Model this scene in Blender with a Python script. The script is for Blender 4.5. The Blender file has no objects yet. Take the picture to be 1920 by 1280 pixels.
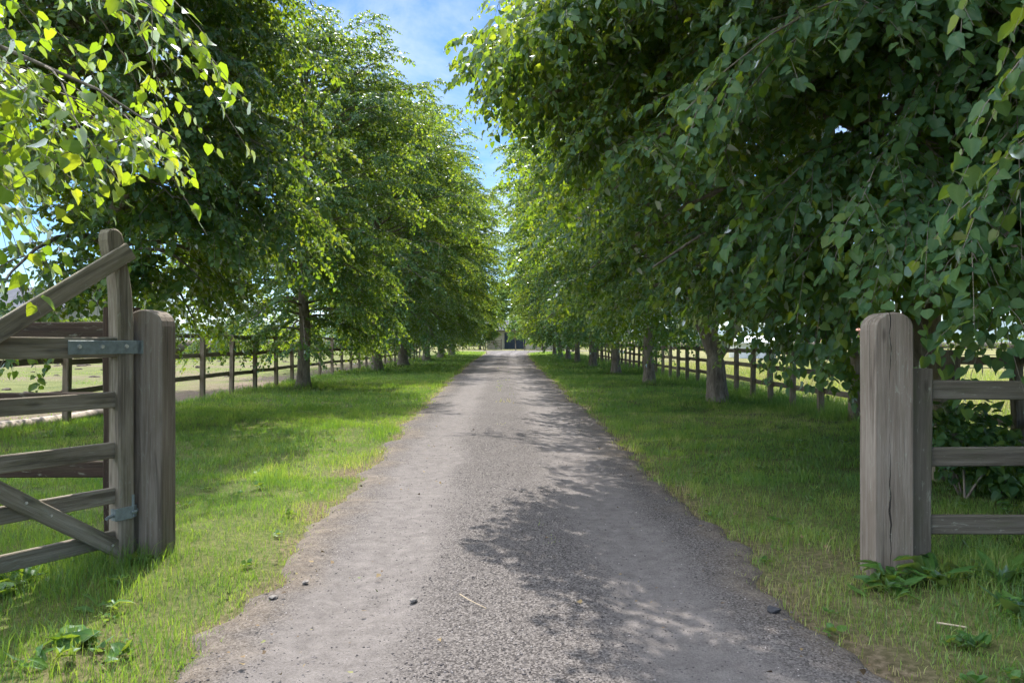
import bpy, math, random
import numpy as np
from mathutils import Vector, Matrix
R = math.radians
PI = math.pi
rng = np.random.default_rng(7)
random.seed(7)
scene = bpy.context.scene
COL = scene.collection

# ------------------------------------------------------------------ helpers
def value_noise(x, y, seed=0):
    x = np.asarray(x, float); y = np.asarray(y, float)
    xi = np.floor(x).astype(np.int64); yi = np.floor(y).astype(np.int64)
    xf = x - xi; yf = y - yi
    def h(a, b):
        n = (a * 374761393 + b * 668265263 + seed * 1442695041) & 0x7fffffff
        n = ((n ^ (n >> 13)) * 1274126177) & 0x7fffffff
        return ((n ^ (n >> 16)) & 0xffff) / 65535.0
    u = xf * xf * (3 - 2 * xf); v = yf * yf * (3 - 2 * yf)
    return ((h(xi, yi) * (1 - u) + h(xi + 1, yi) * u) * (1 - v) + (h(xi, yi + 1) * (1 - u) + h(xi + 1, yi + 1) * u) * v)
def fbm(x, y, seed=0, oct=3):
    s = 0; a = 0.5; t = 0
    for k in range(oct):
        s = s + a * value_noise(np.asarray(x) * 2 ** k, np.asarray(y) * 2 ** k, seed + k); t += a; a *= 0.5
    return s / t

def sstep(a, b, x):
    t = np.clip((np.asarray(x, float) - a) / (b - a), 0, 1)
    return t * t * (3 - 2 * t)

def mesh_np(name, verts, faces, smooth=False):
    """verts (N,3); faces: list of (M,k) int arrays"""
    me = bpy.data.meshes.new(name)
    verts = np.ascontiguousarray(verts, dtype=np.float32)
    me.vertices.add(len(verts)); me.vertices.foreach_set('co', verts.ravel())
    loops = np.concatenate([f.ravel() for f in faces]).astype(np.int32)
    tot = np.concatenate([np.full(len(f), f.shape[1], np.int32) for f in faces])
    start = np.concatenate([[0], np.cumsum(tot)[:-1]]).astype(np.int32)
    me.loops.add(len(loops)); me.loops.foreach_set('vertex_index', loops)
    me.polygons.add(len(tot)); me.polygons.foreach_set('loop_start', start)
    if smooth: me.polygons.foreach_set('use_smooth', np.ones(len(tot), bool))
    me.update(calc_edges=True)
    return me

class Geo:
    def __init__(s): s.v = []; s.f = []; s.g = []
    def add(s, vs, fs, gr=None):
        o = len(s.v)
        s.v.extend([tuple(v) for v in vs]); s.f.extend([tuple(i + o for i in f) for f in fs])
        s.g.extend([tuple(g) for g in (gr if gr is not None else vs)])
    def mesh(s, name, off=(0, 0, 0), smooth=False):
        me = bpy.data.meshes.new(name)
        me.from_pydata([(v[0] - off[0], v[1] - off[1], v[2] - off[2]) for v in s.v], [], s.f)
        a = me.attributes.new('grain', 'FLOAT_VECTOR', 'POINT')
        a.data.foreach_set('vector', np.array(s.g, np.float32).ravel())
        if smooth:
            for p in me.polygons: p.use_smooth = True
        me.update(); return me

def tag(o, label=None, cat=None, group=None, kind=None):
    if label: o['label'] = label
    if cat: o['category'] = cat
    if group: o['group'] = group
    if kind: o['kind'] = kind
    return o
def thing(name, label, cat, loc=(0, 0, 0), group=None, rz=0):
    o = bpy.data.objects.new(name, None); COL.objects.link(o)
    o.location = loc; o.rotation_euler = (0, 0, rz); o.empty_display_size = 0.2
    return tag(o, label, cat, group)
def link(name, me, mat, parent=None):
    o = bpy.data.objects.new(name, me); COL.objects.link(o)
    if mat is not None:
        for m in (mat if isinstance(mat, (list, tuple)) else [mat]): me.materials.append(m)
    if parent: o.parent = parent
    return o
def part(name, geo, mat, parent, smooth=False, top=None):
    """geo in world coordinates (parents are not rotated)"""
    off = Vector(parent.location)
    p = parent.parent
    while p: off += Vector(p.location); p = p.parent
    return link(name, geo.mesh(name, off, smooth), mat, parent)

# ------------------------------------------------------------------ beam / profile solids
def beam(geo, p0, p1, w, h, up=(0, 0, 1), ch=0.006, jit=0.002, seg=0.35, taper=1.0, sag=0.0):
    p0 = Vector(p0); p1 = Vector(p1); d = p1 - p0; L = d.length; d.normalize()
    up = Vector(up); side = d.cross(up)
    if side.length < 1e-4: up = Vector((0, 1, 0)); side = d.cross(up)
    side.normalize(); up = side.cross(d).normalized()
    n = max(1, int(L / seg)); a, b = w / 2, h / 2
    cs = [(a - ch, b), (a, b - ch), (a, -b + ch), (a - ch, -b), (-a + ch, -b), (-a, -b + ch), (-a, b - ch), (-a + ch, b)]
    vs = []; gr = []; o = (random.uniform(0, 50), random.uniform(0, 50), random.uniform(0, 50))
    for i in range(n + 1):
        t = i / n; c = p0 + d * (L * t)
        c = c + side * random.uniform(-jit, jit) + up * random.uniform(-jit, jit) - up * (sag * 4 * t * (1 - t))
        k = 1 + (taper - 1) * t
        for x, y in cs:
            vs.append(c + side * (x * k) + up * (y * k)); gr.append((o[0] + L * t, o[1] + x, o[2] + y))
    fs = []
    for i in range(n):
        for j in range(8):
            fs.append((i * 8 + j, (i + 1) * 8 + j, (i + 1) * 8 + (j + 1) % 8, i * 8 + (j + 1) % 8))
    fs.append(tuple(range(8))); fs.append(tuple(n * 8 + j for j in reversed(range(8))))
    # flip to outward
    geo.add(vs, [tuple(reversed(f)) for f in fs], gr)
def prism(geo, prof, o, ax, az, an, thick, ch=0.008, along=1):
    """prof: list of (a,b) counter-clockwise; solid = o + a*ax + b*az, extruded along an from -thick/2 to thick/2, chamfered rims"""
    o = Vector(o); ax = Vector(ax); az = Vector(az); an = Vector(an)
    cx = sum(p[0] for p in prof) / len(prof)
    n = len(prof); ins = []
    for i in range(n):
        p, q, r = Vector(prof[i - 1]), Vector(prof[i]), Vector(prof[(i + 1) % n])
        e1 = (q - p).normalized(); e2 = (r - q).normalized()
        nn = Vector((-(e1.y + e2.y), e1.x + e2.x)); nn = nn.normalized() if nn.length > 1e-6 else Vector((0, 0))
        ins.append(q + nn * ch)
    rings = [(ins, -thick / 2), (prof, -thick / 2 + ch), (prof, thick / 2 - ch), (ins, thick / 2)]
    vs = []; gr = []; off = (random.uniform(0, 50), random.uniform(0, 50), random.uniform(0, 50))
    for pr, dn in rings:
        for a in pr:
            vs.append(o + ax * a[0] + az * a[1] + an * dn)
            gr.append((off[0] + a[1], off[1] + a[0], off[2] + dn) if along else (off[0] + a[0], off[1] + a[1], off[2] + dn))
    fs = []
    for k in range(3):
        for i in range(n):
            fs.append((k * n + i, k * n + (i + 1) % n, (k + 1) * n + (i + 1) % n, (k + 1) * n + i))
    fs.append(tuple(reversed(range(n)))); fs.append(tuple(3 * n + i for i in range(n)))
    geo.add(vs, fs, gr)
def cyl(geo, p0, p1, r0, r1=None, n=12, caps=True):
    p0 = Vector(p0); p1 = Vector(p1); r1 = r0 if r1 is None else r1
    d = (p1 - p0); L = d.length; d.normalize()
    a = d.cross(Vector((0, 0, 1)));
    if a.length < 1e-3: a = d.cross(Vector((0, 1, 0)))
    a.normalize(); b = d.cross(a)
    vs = []; gr = []
    for t, r in ((0, r0), (1, r1)):
        for i in range(n):
            an = 2 * PI * i / n
            vs.append(p0 + d * (L * t) + a * (math.cos(an) * r) + b * (math.sin(an) * r)); gr.append((L * t, r * math.cos(an), r * math.sin(an)))
    fs = [(i, (i + 1) % n, n + (i + 1) % n, n + i) for i in range(n)]
    if caps: fs += [tuple(reversed(range(n))), tuple(range(n, 2 * n))]
    geo.add(vs, fs, gr)
def quadbox(geo, x0, x1, y0, y1, z0, z1, ch=0.0):
    vs = [(x, y, z) for z in (z0, z1) for y in (y0, y1) for x in (x0, x1)]
    geo.add(vs, [(0, 2, 3, 1), (4, 5, 7, 6), (0, 1, 5, 4), (2, 6, 7, 3), (0, 4, 6, 2), (1, 3, 7, 5)])

# tubes in numpy: list of polylines (k,3) with radii (k,)
class Tubes:
    def __init__(s): s.v = []; s.f = []; s.n = 0
    def add(s, P, rad, n=6, rough=0.0):
        P = np.asarray(P, float); rad = np.asarray(rad, float); k = len(P)
        T = np.gradient(P, axis=0); T /= np.linalg.norm(T, axis=1)[:, None] + 1e-9
        ref = np.array([0.0, 0.0, 1.0]) if abs(T[:, 2]).mean() < 0.8 else np.array([1.0, 0.13, 0.0])
        A = np.cross(T, ref); A /= np.linalg.norm(A, axis=1)[:, None] + 1e-9
        B = np.cross(T, A)
        an = np.arange(n) * 2 * PI / n
        rr = rad[:, None] * np.ones(n)[None]
        if rough:
            rr = rr * (1 + rough * (np.sin(an * 3 + 1.3)[None] * 0.6 + rng.uniform(-1, 1, (k, n)) * 0.6))
        V = P[:, None] + A[:, None] * (np.cos(an)[None] * rr)[..., None] + B[:, None] * (np.sin(an)[None] * rr)[..., None]
        i = np.arange(k - 1)[:, None] * n; j = np.arange(n)[None]; j2 = (j + 1) % n
        F = np.stack([i + j, i + n + j, i + n + j2, i + j2], -1).reshape(-1, 4) + s.n
        s.v.append(V.reshape(-1, 3)); s.f.append(F); s.n += k * n
    def add_many(s, P, rad, n=3):
        """P (M,k,3), rad (k,) or (M,k): vectorised thin tubes"""
        M, k, _ = P.shape
        T = np.gradient(P, axis=1); T /= np.linalg.norm(T, axis=2)[..., None] + 1e-9
        A = np.cross(T, np.array([0.31, 0.17, 0.93])); A /= np.linalg.norm(A, axis=2)[..., None] + 1e-9
        B = np.cross(T, A); an = np.arange(n) * 2 * PI / n
        rr = np.broadcast_to(rad, (M, k))
        V = P[:, :, None] + (A[:, :, None] * np.cos(an)[None, None, :, None] + B[:, :, None] * np.sin(an)[None, None, :, None]) * rr[:, :, None, None]
        base = (np.arange(M) * k * n)[:, None, None]; i = (np.arange(k - 1) * n)[None, :, None]; j = np.arange(n)[None, None]; j2 = (j + 1) % n
        F = np.stack([base + i + j, base + i + n + j, base + i + n + j2, base + i + j2], -1).reshape(-1, 4) + s.n
        s.v.append(V.reshape(-1, 3)); s.f.append(F); s.n += M * k * n
    def mesh(s, name): return mesh_np(name, np.concatenate(s.v), [np.concatenate(s.f)], True)

# leaves
LEAF_HI = (np.array([(0, 0, 0), (0, .52, -.03), (0, 1.05, -.14), (-.28, -.07, .05), (-.47, .26, .09), (-.31, .68, .03), (.28, -.07, .05), (.47, .26, .09), (.31, .68, .03)]),
           np.array([(0, 1, 4, 3), (1, 2, 5, 4), (0, 6, 7, 1), (1, 7, 8, 2)]))
LEAF_LO = (np.array([(0, 0, 0), (.46, .30, .08), (0, 1.0, -.08), (-.46, .30, .08)]), np.array([(0, 1, 2), (0, 2, 3)]))
LEAF_LONG = (np.array([(0, 0, 0), (0, .5, .12), (0, 1.0, -.05), (-.1, .15, .06), (-.17, .5, .17), (-.09, .82, .06), (.1, .15, .06), (.17, .5, .17), (.09, .82, .06)]),
             np.array([(0, 1, 4, 3), (1, 2, 5, 4), (0, 6, 7, 1), (1, 7, 8, 2)]))
def leaves_mesh(name, pos, tip, nrm, size, tmpl, smooth=True):
    y = tip / (np.linalg.norm(tip, axis=1)[:, None] + 1e-9)
    x = np.cross(y, nrm); x /= np.linalg.norm(x, axis=1)[:, None] + 1e-9
    z = np.cross(x, y)
    V, F = tmpl; n = len(pos)
    q = np.random.default_rng(n); cz = (q.uniform(-0.4, 2.4, n))[:, None, None]; cx = (q.uniform(0.78, 1.15, n))[:, None, None]; sk = (q.normal(0, 0.14, n))[:, None, None]
    W = ((V[None, :, 0, None] * cx + sk * V[None, :, 1, None] ** 2) * x[:, None] + V[None, :, 1, None] * y[:, None] + V[None, :, 2, None] * cz * z[:, None]) * size[:, None, None] + pos[:, None]
    FF = (F[None] + (np.arange(n) * len(V))[:, None, None]).reshape(-1, F.shape[1])
    me = mesh_np(name, W.reshape(-1, 3), [FF], smooth)
    if len(V) == 9:
        a = me.attributes.new('vein', 'FLOAT', 'POINT'); a.data.foreach_set('value', np.tile(np.array([1, 1, 1, 0, 0, 0, 0, 0, 0], np.float32), n))
    return me

# ------------------------------------------------------------------ node helpers
class NT:
    def __init__(s, name):
        s.m = bpy.data.materials.new(name); s.m.use_nodes = True
        s.t = s.m.node_tree; s.t.nodes.clear()
        s.out = s.t.nodes.new('ShaderNodeOutputMaterial')
    def n(s, typ, **kw):
        nd = s.t.nodes.new(typ)
        for k, v in kw.items():
            if k.startswith('i_'):
                key = k[2:].replace('_', ' ')
                nd.inputs[key].default_value = v
            else: setattr(nd, k, v)
        return nd
    def l(s, a, b): s.t.links.new(a, b)
    def noise(s, vec, scale, detail=4, rough=0.6, dist=0.0, mapscale=None):
        nd = s.n('ShaderNodeTexNoise'); nd.inputs['Scale'].default_value = scale; nd.inputs['Detail'].default_value = detail
        nd.inputs['Roughness'].default_value = rough; nd.inputs['Distortion'].default_value = dist
        if mapscale:
            mp = s.n('ShaderNodeMapping'); mp.inputs['Scale'].default_value = mapscale; s.l(vec, mp.inputs['Vector']); vec = mp.outputs['Vector']
        if vec is not None: s.l(vec, nd.inputs['Vector'])
        return nd.outputs['Fac']
    def ramp(s, fac, stops, interp='LINEAR'):
        nd = s.n('ShaderNodeValToRGB'); cr = nd.color_ramp; cr.interpolation = interp
        while len(cr.elements) < len(stops): cr.elements.new(0.5)
        for e, (p, c) in zip(cr.elements, stops):
            e.position = p; e.color = (*c, 1) if len(c) == 3 else c
        s.l(fac, nd.inputs['Fac']); return nd.outputs['Color']
    def mix(s, fac, a, b, blend='MIX'):
        nd = s.n('ShaderNodeMix', data_type='RGBA', blend_type=blend)
        for v, i in ((fac, 0), (a, 6), (b, 7)):
            if hasattr(v, 'is_linked') or hasattr(v, 'links'): s.l(v, nd.inputs[i])
            elif i == 0: nd.inputs[0].default_value = v
            else: nd.inputs[i].default_value = (*v, 1)
        return nd.outputs[2]
    def math(s, op, a, b=0.0, c=None):
        nd = s.n('ShaderNodeMath', operation=op)
        for v, i in ((a, 0), (b, 1), (c, 2)):
            if v is None: continue
            if hasattr(v, 'links'): s.l(v, nd.inputs[i])
            else: nd.inputs[i].default_value = v
        return nd.outputs[0]
    def bump(s, h, strength, dist=0.01):
        nd = s.n('ShaderNodeBump'); nd.inputs['Strength'].default_value = strength; nd.inputs['Distance'].default_value = dist
        s.l(h, nd.inputs['Height']); return nd.outputs['Normal']
    def princ(s, col, rough=0.8, normal=None, spec=0.3, metal=0.0):
        p = s.n('ShaderNodeBsdfPrincipled')
        if hasattr(col, 'links'): s.l(col, p.inputs['Base Color'])
        else: p.inputs['Base Color'].default_value = (*col, 1)
        if hasattr(rough, 'links'): s.l(rough, p.inputs['Roughness'])
        else: p.inputs['Roughness'].default_value = rough
        p.inputs['Specular IOR Level'].default_value = spec; p.inputs['Metallic'].default_value = metal
        if normal is not None: s.l(normal, p.inputs['Normal'])
        s.l(p.outputs[0], s.out.inputs['Surface']); return p

def leaf_material(name, ramp_cols, trans, tmix=0.46, gloss=0.35):
    t = NT(name)
    geo = t.n('ShaderNodeNewGeometry'); rnd = geo.outputs['Random Per Island']
    tc = t.n('ShaderNodeTexCoord')
    big = t.noise(tc.outputs['Object'], 0.55, 3)
    fac = t.math('ADD', t.math('MULTIPLY', rnd, 0.55), t.math('MULTIPLY', big, 0.5))
    c = t.ramp(fac, [(0.15, ramp_cols[0]), (0.5, ramp_cols[1]), (0.8, ramp_cols[2]), (0.97, ramp_cols[3])])
    mot = t.noise(tc.outputs['Object'], 55, 3, 0.7)
    c = t.mix(1.0, c, t.ramp(mot, [(0.3, (0.72, 0.72, 0.72)), (0.7, (1.25, 1.22, 1.2))]), 'MULTIPLY')
    ve = t.n('ShaderNodeAttribute', attribute_name='vein').outputs['Fac']
    c = t.mix(t.math('MULTIPLY', t.math('POWER', ve, 7.0), 0.5), c, (0.14, 0.20, 0.075))
    d = t.n('ShaderNodeBsdfDiffuse'); t.l(c, d.inputs['Color'])
    tr = t.n('ShaderNodeBsdfTranslucent')
    tcol = t.ramp(fac, [(0.15, trans[0]), (0.6, trans[1]), (0.95, trans[2])]); t.l(tcol, tr.inputs['Color'])
    m1 = t.n('ShaderNodeMixShader'); m1.inputs[0].default_value = tmix
    t.l(d.outputs[0], m1.inputs[1]); t.l(tr.outputs[0], m1.inputs[2])
    g = t.n('ShaderNodeBsdfGlossy'); g.inputs['Roughness'].default_value = 0.42; g.inputs['Color'].default_value = (0.9, 0.95, 1, 1)
    fr = t.n('ShaderNodeFresnel'); fr.inputs['IOR'].default_value = 1.42
    m2 = t.n('ShaderNodeMixShader'); t.l(t.math('MULTIPLY', fr.outputs[0], gloss), m2.inputs[0])
    t.l(m1.outputs[0], m2.inputs[1]); t.l(g.outputs[0], m2.inputs[2])
    t.l(m2.outputs[0], t.out.inputs['Surface'])
    return t.m

def wood_material(name, c0, c1, c2, green=0.25, crack=False, gcol=(0.075, 0.085, 0.04)):
    t = NT(name)
    at = t.n('ShaderNodeAttribute', attribute_name='grain'); v = at.outputs['Vector']
    grain = t.noise(v, 1.0, 5, 0.65, 0.4, (1.6, 55, 55))
    fine = t.noise(v, 1.0, 3, 0.7, 0.0, (9, 260, 260))
    patch = t.noise(v, 1.0, 4, 0.6, 0.3, (1.3, 7, 7))
    f = t.math('ADD', t.math('MULTIPLY', grain, 0.55), t.math('MULTIPLY', patch, 0.45))
    c = t.ramp(f, [(0.30, c0), (0.5, c1), (0.68, c2)])
    mott = t.noise(v, 1.0, 3, 0.6, 0.2, (4, 16, 16))
    c = t.mix(t.math('MULTIPLY', t.ramp(mott, [(0.5, (0, 0, 0)), (0.68, (1, 1, 1))]), green), c, gcol)
    h = t.math('ADD', t.math('MULTIPLY', grain, 0.7), t.math('MULTIPLY', fine, 0.4))
    if crack:
        sx = t.n('ShaderNodeSeparateXYZ'); t.l(v, sx.inputs[0])
        wob = t.noise(v, 1.0, 3, 0.6, 0, (3.5, 0.0, 0.0))
        d = t.math('ABSOLUTE', t.math('SUBTRACT', t.math('FRACT', t.math('DIVIDE', sx.outputs[1], 0.23)), t.math('ADD', t.math('MULTIPLY', wob, 0.22), 0.28)))
        gap = t.noise(v, 1.0, 2, 0.5, 0, (1.4, 0.0, 0.0))
        wid = t.math('MULTIPLY', t.math('SUBTRACT', gap, 0.40), 0.11)
        m = t.math('LESS_THAN', d, wid)
        c = t.mix(t.math('MULTIPLY', m, 0.9), c, (0.012, 0.011, 0.01))
        h = t.math('SUBTRACT', h, t.math('MULTIPLY', m, 1.2))
    lic = t.noise(v, 1.0, 5, 0.7, 0.8, (9, 34, 34))
    c = t.mix(t.math('MULTIPLY', t.ramp(lic, [(0.60, (0, 0, 0)), (0.66, (1, 1, 1))]), 0.5), c, (0.30, 0.31, 0.25))
    stn = t.noise(v, 1.0, 4, 0.65, 0.5, (1.1, 20, 20))
    c = t.mix(t.math('MULTIPLY', t.ramp(stn, [(0.52, (0, 0, 0)), (0.66, (1, 1, 1))]), 0.6), c, (0.045, 0.037, 0.03))
    kn = t.n('ShaderNodeTexVoronoi'); kn.inputs['Scale'].default_value = 1.0
    mp = t.n('ShaderNodeMapping'); mp.inputs['Scale'].default_value = (2.2, 7, 7); t.l(v, mp.inputs['Vector']); t.l(mp.outputs[0], kn.inputs['Vector'])
    kf = t.ramp(kn.outputs['Distance'], [(0.05, (1, 1, 1)), (0.13, (0, 0, 0))])
    c = t.mix(t.math('MULTIPLY', kf, 0.55), c, (0.03, 0.024, 0.018))
    t.princ(c, 0.85, t.bump(h, 1.0, 0.008), 0.2)
    return t.m

# ------------------------------------------------------------------ materials
M = {}
M['post_wood'] = wood_material('gatepost_wood', (0.12, 0.094, 0.074), (0.205, 0.170, 0.138), (0.30, 0.262, 0.224), 0.22, True, (0.10, 0.10, 0.06))
M['gate_wood'] = wood_material('gate_wood', (0.13, 0.108, 0.08), (0.23, 0.197, 0.152), (0.34, 0.305, 0.25), 0.45, False, (0.11, 0.105, 0.05))
M['rail_wood'] = wood_material('rail_wood', (0.07, 0.060, 0.046), (0.118, 0.103, 0.082), (0.175, 0.158, 0.132), 0.4)
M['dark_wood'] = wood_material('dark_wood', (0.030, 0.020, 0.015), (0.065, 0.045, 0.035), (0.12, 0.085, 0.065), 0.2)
M['fence_wood'] = wood_material('fence_wood', (0.11, 0.084, 0.06), (0.205, 0.165, 0.12), (0.32, 0.27, 0.21), 0.5)
def bark():
    t = NT('bark'); tc = t.n('ShaderNodeTexCoord'); v = tc.outputs['Object']
    a = t.noise(v, 1, 5, 0.65, 0.6, (16, 16, 3.5)); b = t.noise(v, 2.2, 3, 0.6)
    f = t.math('ADD', t.math('MULTIPLY', a, 0.65), t.math('MULTIPLY', b, 0.35))
    c = t.ramp(f, [(0.32, (0.08, 0.065, 0.052)), (0.5, (0.21, 0.178, 0.148)), (0.68, (0.36, 0.315, 0.27))])
    c = t.mix(t.math('MULTIPLY', t.ramp(b, [(0.5, (0, 0, 0)), (0.65, (1, 1, 1))]), 0.4), c, (0.07, 0.085, 0.04))
    t.princ(c, 0.9, t.bump(a, 0.9, 0.03), 0.15); return t.m
M['bark'] = bark()
LEAFC = [(0.026, 0.076, 0.046), (0.038, 0.104, 0.052), (0.062, 0.138, 0.048), (0.13, 0.18, 0.035)]
LEAFT = [(0.18, 0.34, 0.018), (0.35, 0.50, 0.025), (0.60, 0.61, 0.03)]
M['leaf'] = leaf_material('lime_leaf', LEAFC, LEAFT)
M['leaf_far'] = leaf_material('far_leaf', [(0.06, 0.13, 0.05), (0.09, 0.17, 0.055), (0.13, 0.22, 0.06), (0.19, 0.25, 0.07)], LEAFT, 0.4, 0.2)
M['leaf_hedge'] = leaf_material('hedge_leaf', [(0.05, 0.085, 0.03), (0.075, 0.115, 0.04), (0.11, 0.15, 0.055), (0.16, 0.19, 0.08)], LEAFT, 0.3, 0.2)
M['leaf_weed'] = leaf_material('weed_leaf', [(0.03, 0.09, 0.025), (0.045, 0.12, 0.03), (0.07, 0.16, 0.03), (0.13, 0.2, 0.04)], LEAFT, 0.38, 0.35)

def simple(name, c, rough=0.7, var=0.2, scale=6, metal=0.0, spec=0.3):
    t = NT(name); tc = t.n('ShaderNodeTexCoord'); f = t.noise(tc.outputs['Object'], scale, 4, 0.65)
    col = t.ramp(f, [(0.3, tuple(x * (1 - var) for x in c)), (0.7, tuple(min(1, x * (1 + var)) for x in c))])
    t.princ(col, rough, t.bump(f, 0.15, 0.01), spec, metal); return t.m
M['steel'] = simple('galvanised_steel', (0.20, 0.235, 0.24), 0.55, 0.25, 25, 0.35)
M['bolt'] = simple('bolt_steel', (0.55, 0.55, 0.55), 0.35, 0.2, 30, 0.8)
M['roof'] = simple('slate_roof', (0.10, 0.105, 0.12), 0.95, 0.25, 2.2, 0, 0.05)
M['pale_wall'] = simple('pale_wall', (0.50, 0.46, 0.39), 0.85, 0.15, 1.5)
M['white'] = simple('white_paint', (0.72, 0.74, 0.76), 0.5, 0.08, 2)
M['blue_door'] = simple('blue_door', (0.035, 0.05, 0.075), 0.5, 0.2, 3)
M['tile'] = simple('clay_tile', (0.42, 0.20, 0.14), 0.8, 0.25, 5)
M['brick'] = simple('brick', (0.36, 0.20, 0.15), 0.85, 0.25, 12)
M['hull'] = simple('hull_green', (0.10, 0.22, 0.16), 0.4, 0.15, 2)
M['deck'] = simple('boat_deck', (0.62, 0.50, 0.36), 0.6, 0.15, 4)
M['iron'] = simple('painted_iron', (0.08, 0.075, 0.07), 0.6, 0.2, 6)
M['stone'] = simple('stone', (0.17, 0.155, 0.145), 0.85, 0.35, 40)
M['dark_stone'] = simple('dark_stone', (0.04, 0.04, 0.045), 0.85, 0.3, 40)
M['pale_stone'] = simple('pale_stone', (0.36, 0.38, 0.33), 0.8, 0.15, 40)
M['log'] = simple('dead_log', (0.34, 0.29, 0.24), 0.9, 0.4, 14)
M['twig'] = simple('dry_twig', (0.42, 0.34, 0.24), 0.9, 0.2, 60)
M['dung'] = simple('soil_clod', (0.055, 0.042, 0.033), 0.95, 0.3, 18)
M['glass'] = simple('window_glass', (0.04, 0.05, 0.06), 0.1, 0.1, 2, 0, 0.5)

# ------------------------------------------------------------------ terrain
ROAD_Y = np.array([-8, 0, 3.45, 5.37, 7.43, 12.1, 20, 32, 55, 85, 104, 112])
ROAD_L = np.array([-1.25, -1.28, -1.33, -1.42, -1.5, -1.68, -1.95, -2.3, -2.75, -3.0, -3.6, -6.5])
ROAD_R = np.array([1.6, 1.55, 1.46, 1.46, 1.40, 1.45, 1.42, 1.38, 1.40, 1.7, 4.5, 22.0])
def edges(y):
    y = np.asarray(y, float)
    wob = (fbm(y * 0.9, y * 0 + 3.3, 5) - 0.5) * 0.34; wob2 = (fbm(y * 0.9, y * 0 + 8.1, 9) - 0.5) * 0.34
    return np.interp(y, ROAD_Y, ROAD_L) + wob, np.interp(y, ROAD_Y, ROAD_R) + wob2
def gz(x, y):
    x = np.asarray(x, float); y = np.asarray(y, float)
    l, r = edges(y)
    d = np.maximum(np.maximum(l - x, x - r), 0)
    z = 0.045 * sstep(0.0, 0.9, d) + (fbm(x * 0.7, y * 0.7, 2) - 0.5) * 0.07 * sstep(0, 1.5, d) + (fbm(x * 3, y * 3, 12) - 0.5) * 0.03 * sstep(0, 0.4, d)
    z = z * sstep(140, 60, y) 
    for (tx, ty, a, s) in MOUNDS:
        z = z + a * np.exp(-((x - tx) ** 2 + (y - ty) ** 2) / (s * s))
    return z - 0.012
R_TREES = [(4.4, 0.0), (4.4, 8.2), (4.35, 15.8), (4.3, 23.4), (4.3, 30.9), (4.25, 39.3), (4.2, 48.0), (4.2, 56.0), (4.2, 65.0), (4.2, 74.0)]
L_TREES = [(-6.4, 1.2), (-6.1, 11.7), (-6.0, 21.5), (-6.0, 33.2), (-6.0, 41.2), (-5.9, 51.5), (-5.9, 62.0), (-5.9, 73.0)]
MOUNDS = [(4.35, 15.8, 0.10, 0.8)] + [(x, y, 0.06, 0.6) for x, y in R_TREES[3:] + L_TREES[2:]]

def axis(lims):
    out = []
    for a, b, st in lims: out.append(np.arange(a, b, st))
    return np.concatenate(out)
xs = np.concatenate([-np.geomspace(4000, 14, 26), axis([(-13.5, -8, 0.5), (-8, 8, 0.16), (8, 14, 0.5)]), np.geomspace(14, 4000, 26)])
ys = np.concatenate([-np.geomspace(300, 9, 10), axis([(-8, 1, 0.6), (1, 16, 0.16), (16, 40, 0.4), (40, 130, 1.2)]), np.geomspace(130, 5000, 30)])
X, Y = np.meshgrid(xs, ys)
Z = gz(X, Y) - 0.02 * 0
l, r = edges(Y)
inroad = ((X > l + 0.12) & (X < r - 0.12) & (Y < 112))
Z = np.where(inroad, -0.05, Z)
# far land falls away gently to the right
nx, ny = len(xs), len(ys)
ii = (np.arange(ny - 1)[:, None] * nx + np.arange(nx - 1)[None]).ravel()
F = np.stack([ii, ii + 1, ii + 1 + nx, ii + nx], -1)
me = mesh_np('ground', np.stack([X, Y, Z], -1).reshape(-1, 3), [F], True)
def attr(me, name, vals):
    a = me.attributes.new(name, 'FLOAT', 'POINT'); a.data.foreach_set('value', np.asarray(vals, np.float32).ravel())
dr = np.maximum(np.maximum(l - X, X - r), 0)
def verge_wear(x, y):
    l, r = edges(y); d = np.maximum(np.maximum(l - x, x - r), 0)
    w = sstep(0.30, 0.0, d + (fbm(x * 2.2, y * 2.2, 31) - 0.5) * 0.55) * (y < 104)
    # thin worn lawn: right near the gatepost, below the left gate
    w2 = np.exp(-(((x - 1.85) / 0.55) ** 2 + ((y - 4.6) / 1.3) ** 2)) * 0.6
    w3 = np.exp(-(((x - 1.7) / 0.3) ** 2 + ((y - 3.2) / 0.7) ** 2)) * 0.7 + np.exp(-(((x + 1.75) / 0.3) ** 2 + ((y - 3.2) / 0.5) ** 2)) * 0.6
    w4 = np.exp(-(((x - 4.0) / 1.6) ** 2 + ((y - 13.2) / 1.3) ** 2)) * 0.55
    return np.clip(np.maximum(np.maximum(w, w2 * (0.4 + fbm(x * 4, y * 4, 17))), np.maximum(w3, w4 * (0.3 + fbm(x * 3, y * 3, 18)))), 0, 1)
attr(me, 'wear', verge_wear(X, Y))
left_pad = sstep(-7.1, -7.5, X)
mud = left_pad * np.clip(sstep(-9.6, -8.4, X + (fbm(X * 0.5, Y * 0.5, 41) - 0.5) * 2.5) + 0.75 * sstep(0.48, 0.72, fbm(X * 0.22, Y * 0.22, 44)), 0, 1) * sstep(75, 55, Y)
attr(me, 'mud', mud)
dry = np.clip(sstep(6.3, 9.5, X) * (0.35 + 0.9 * fbm(X * 0.07, Y * 0.07, 51)) + sstep(95, 112, Y) * 0.7 + left_pad * 0.14, 0, 1)
attr(me, 'dry', dry)
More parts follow.
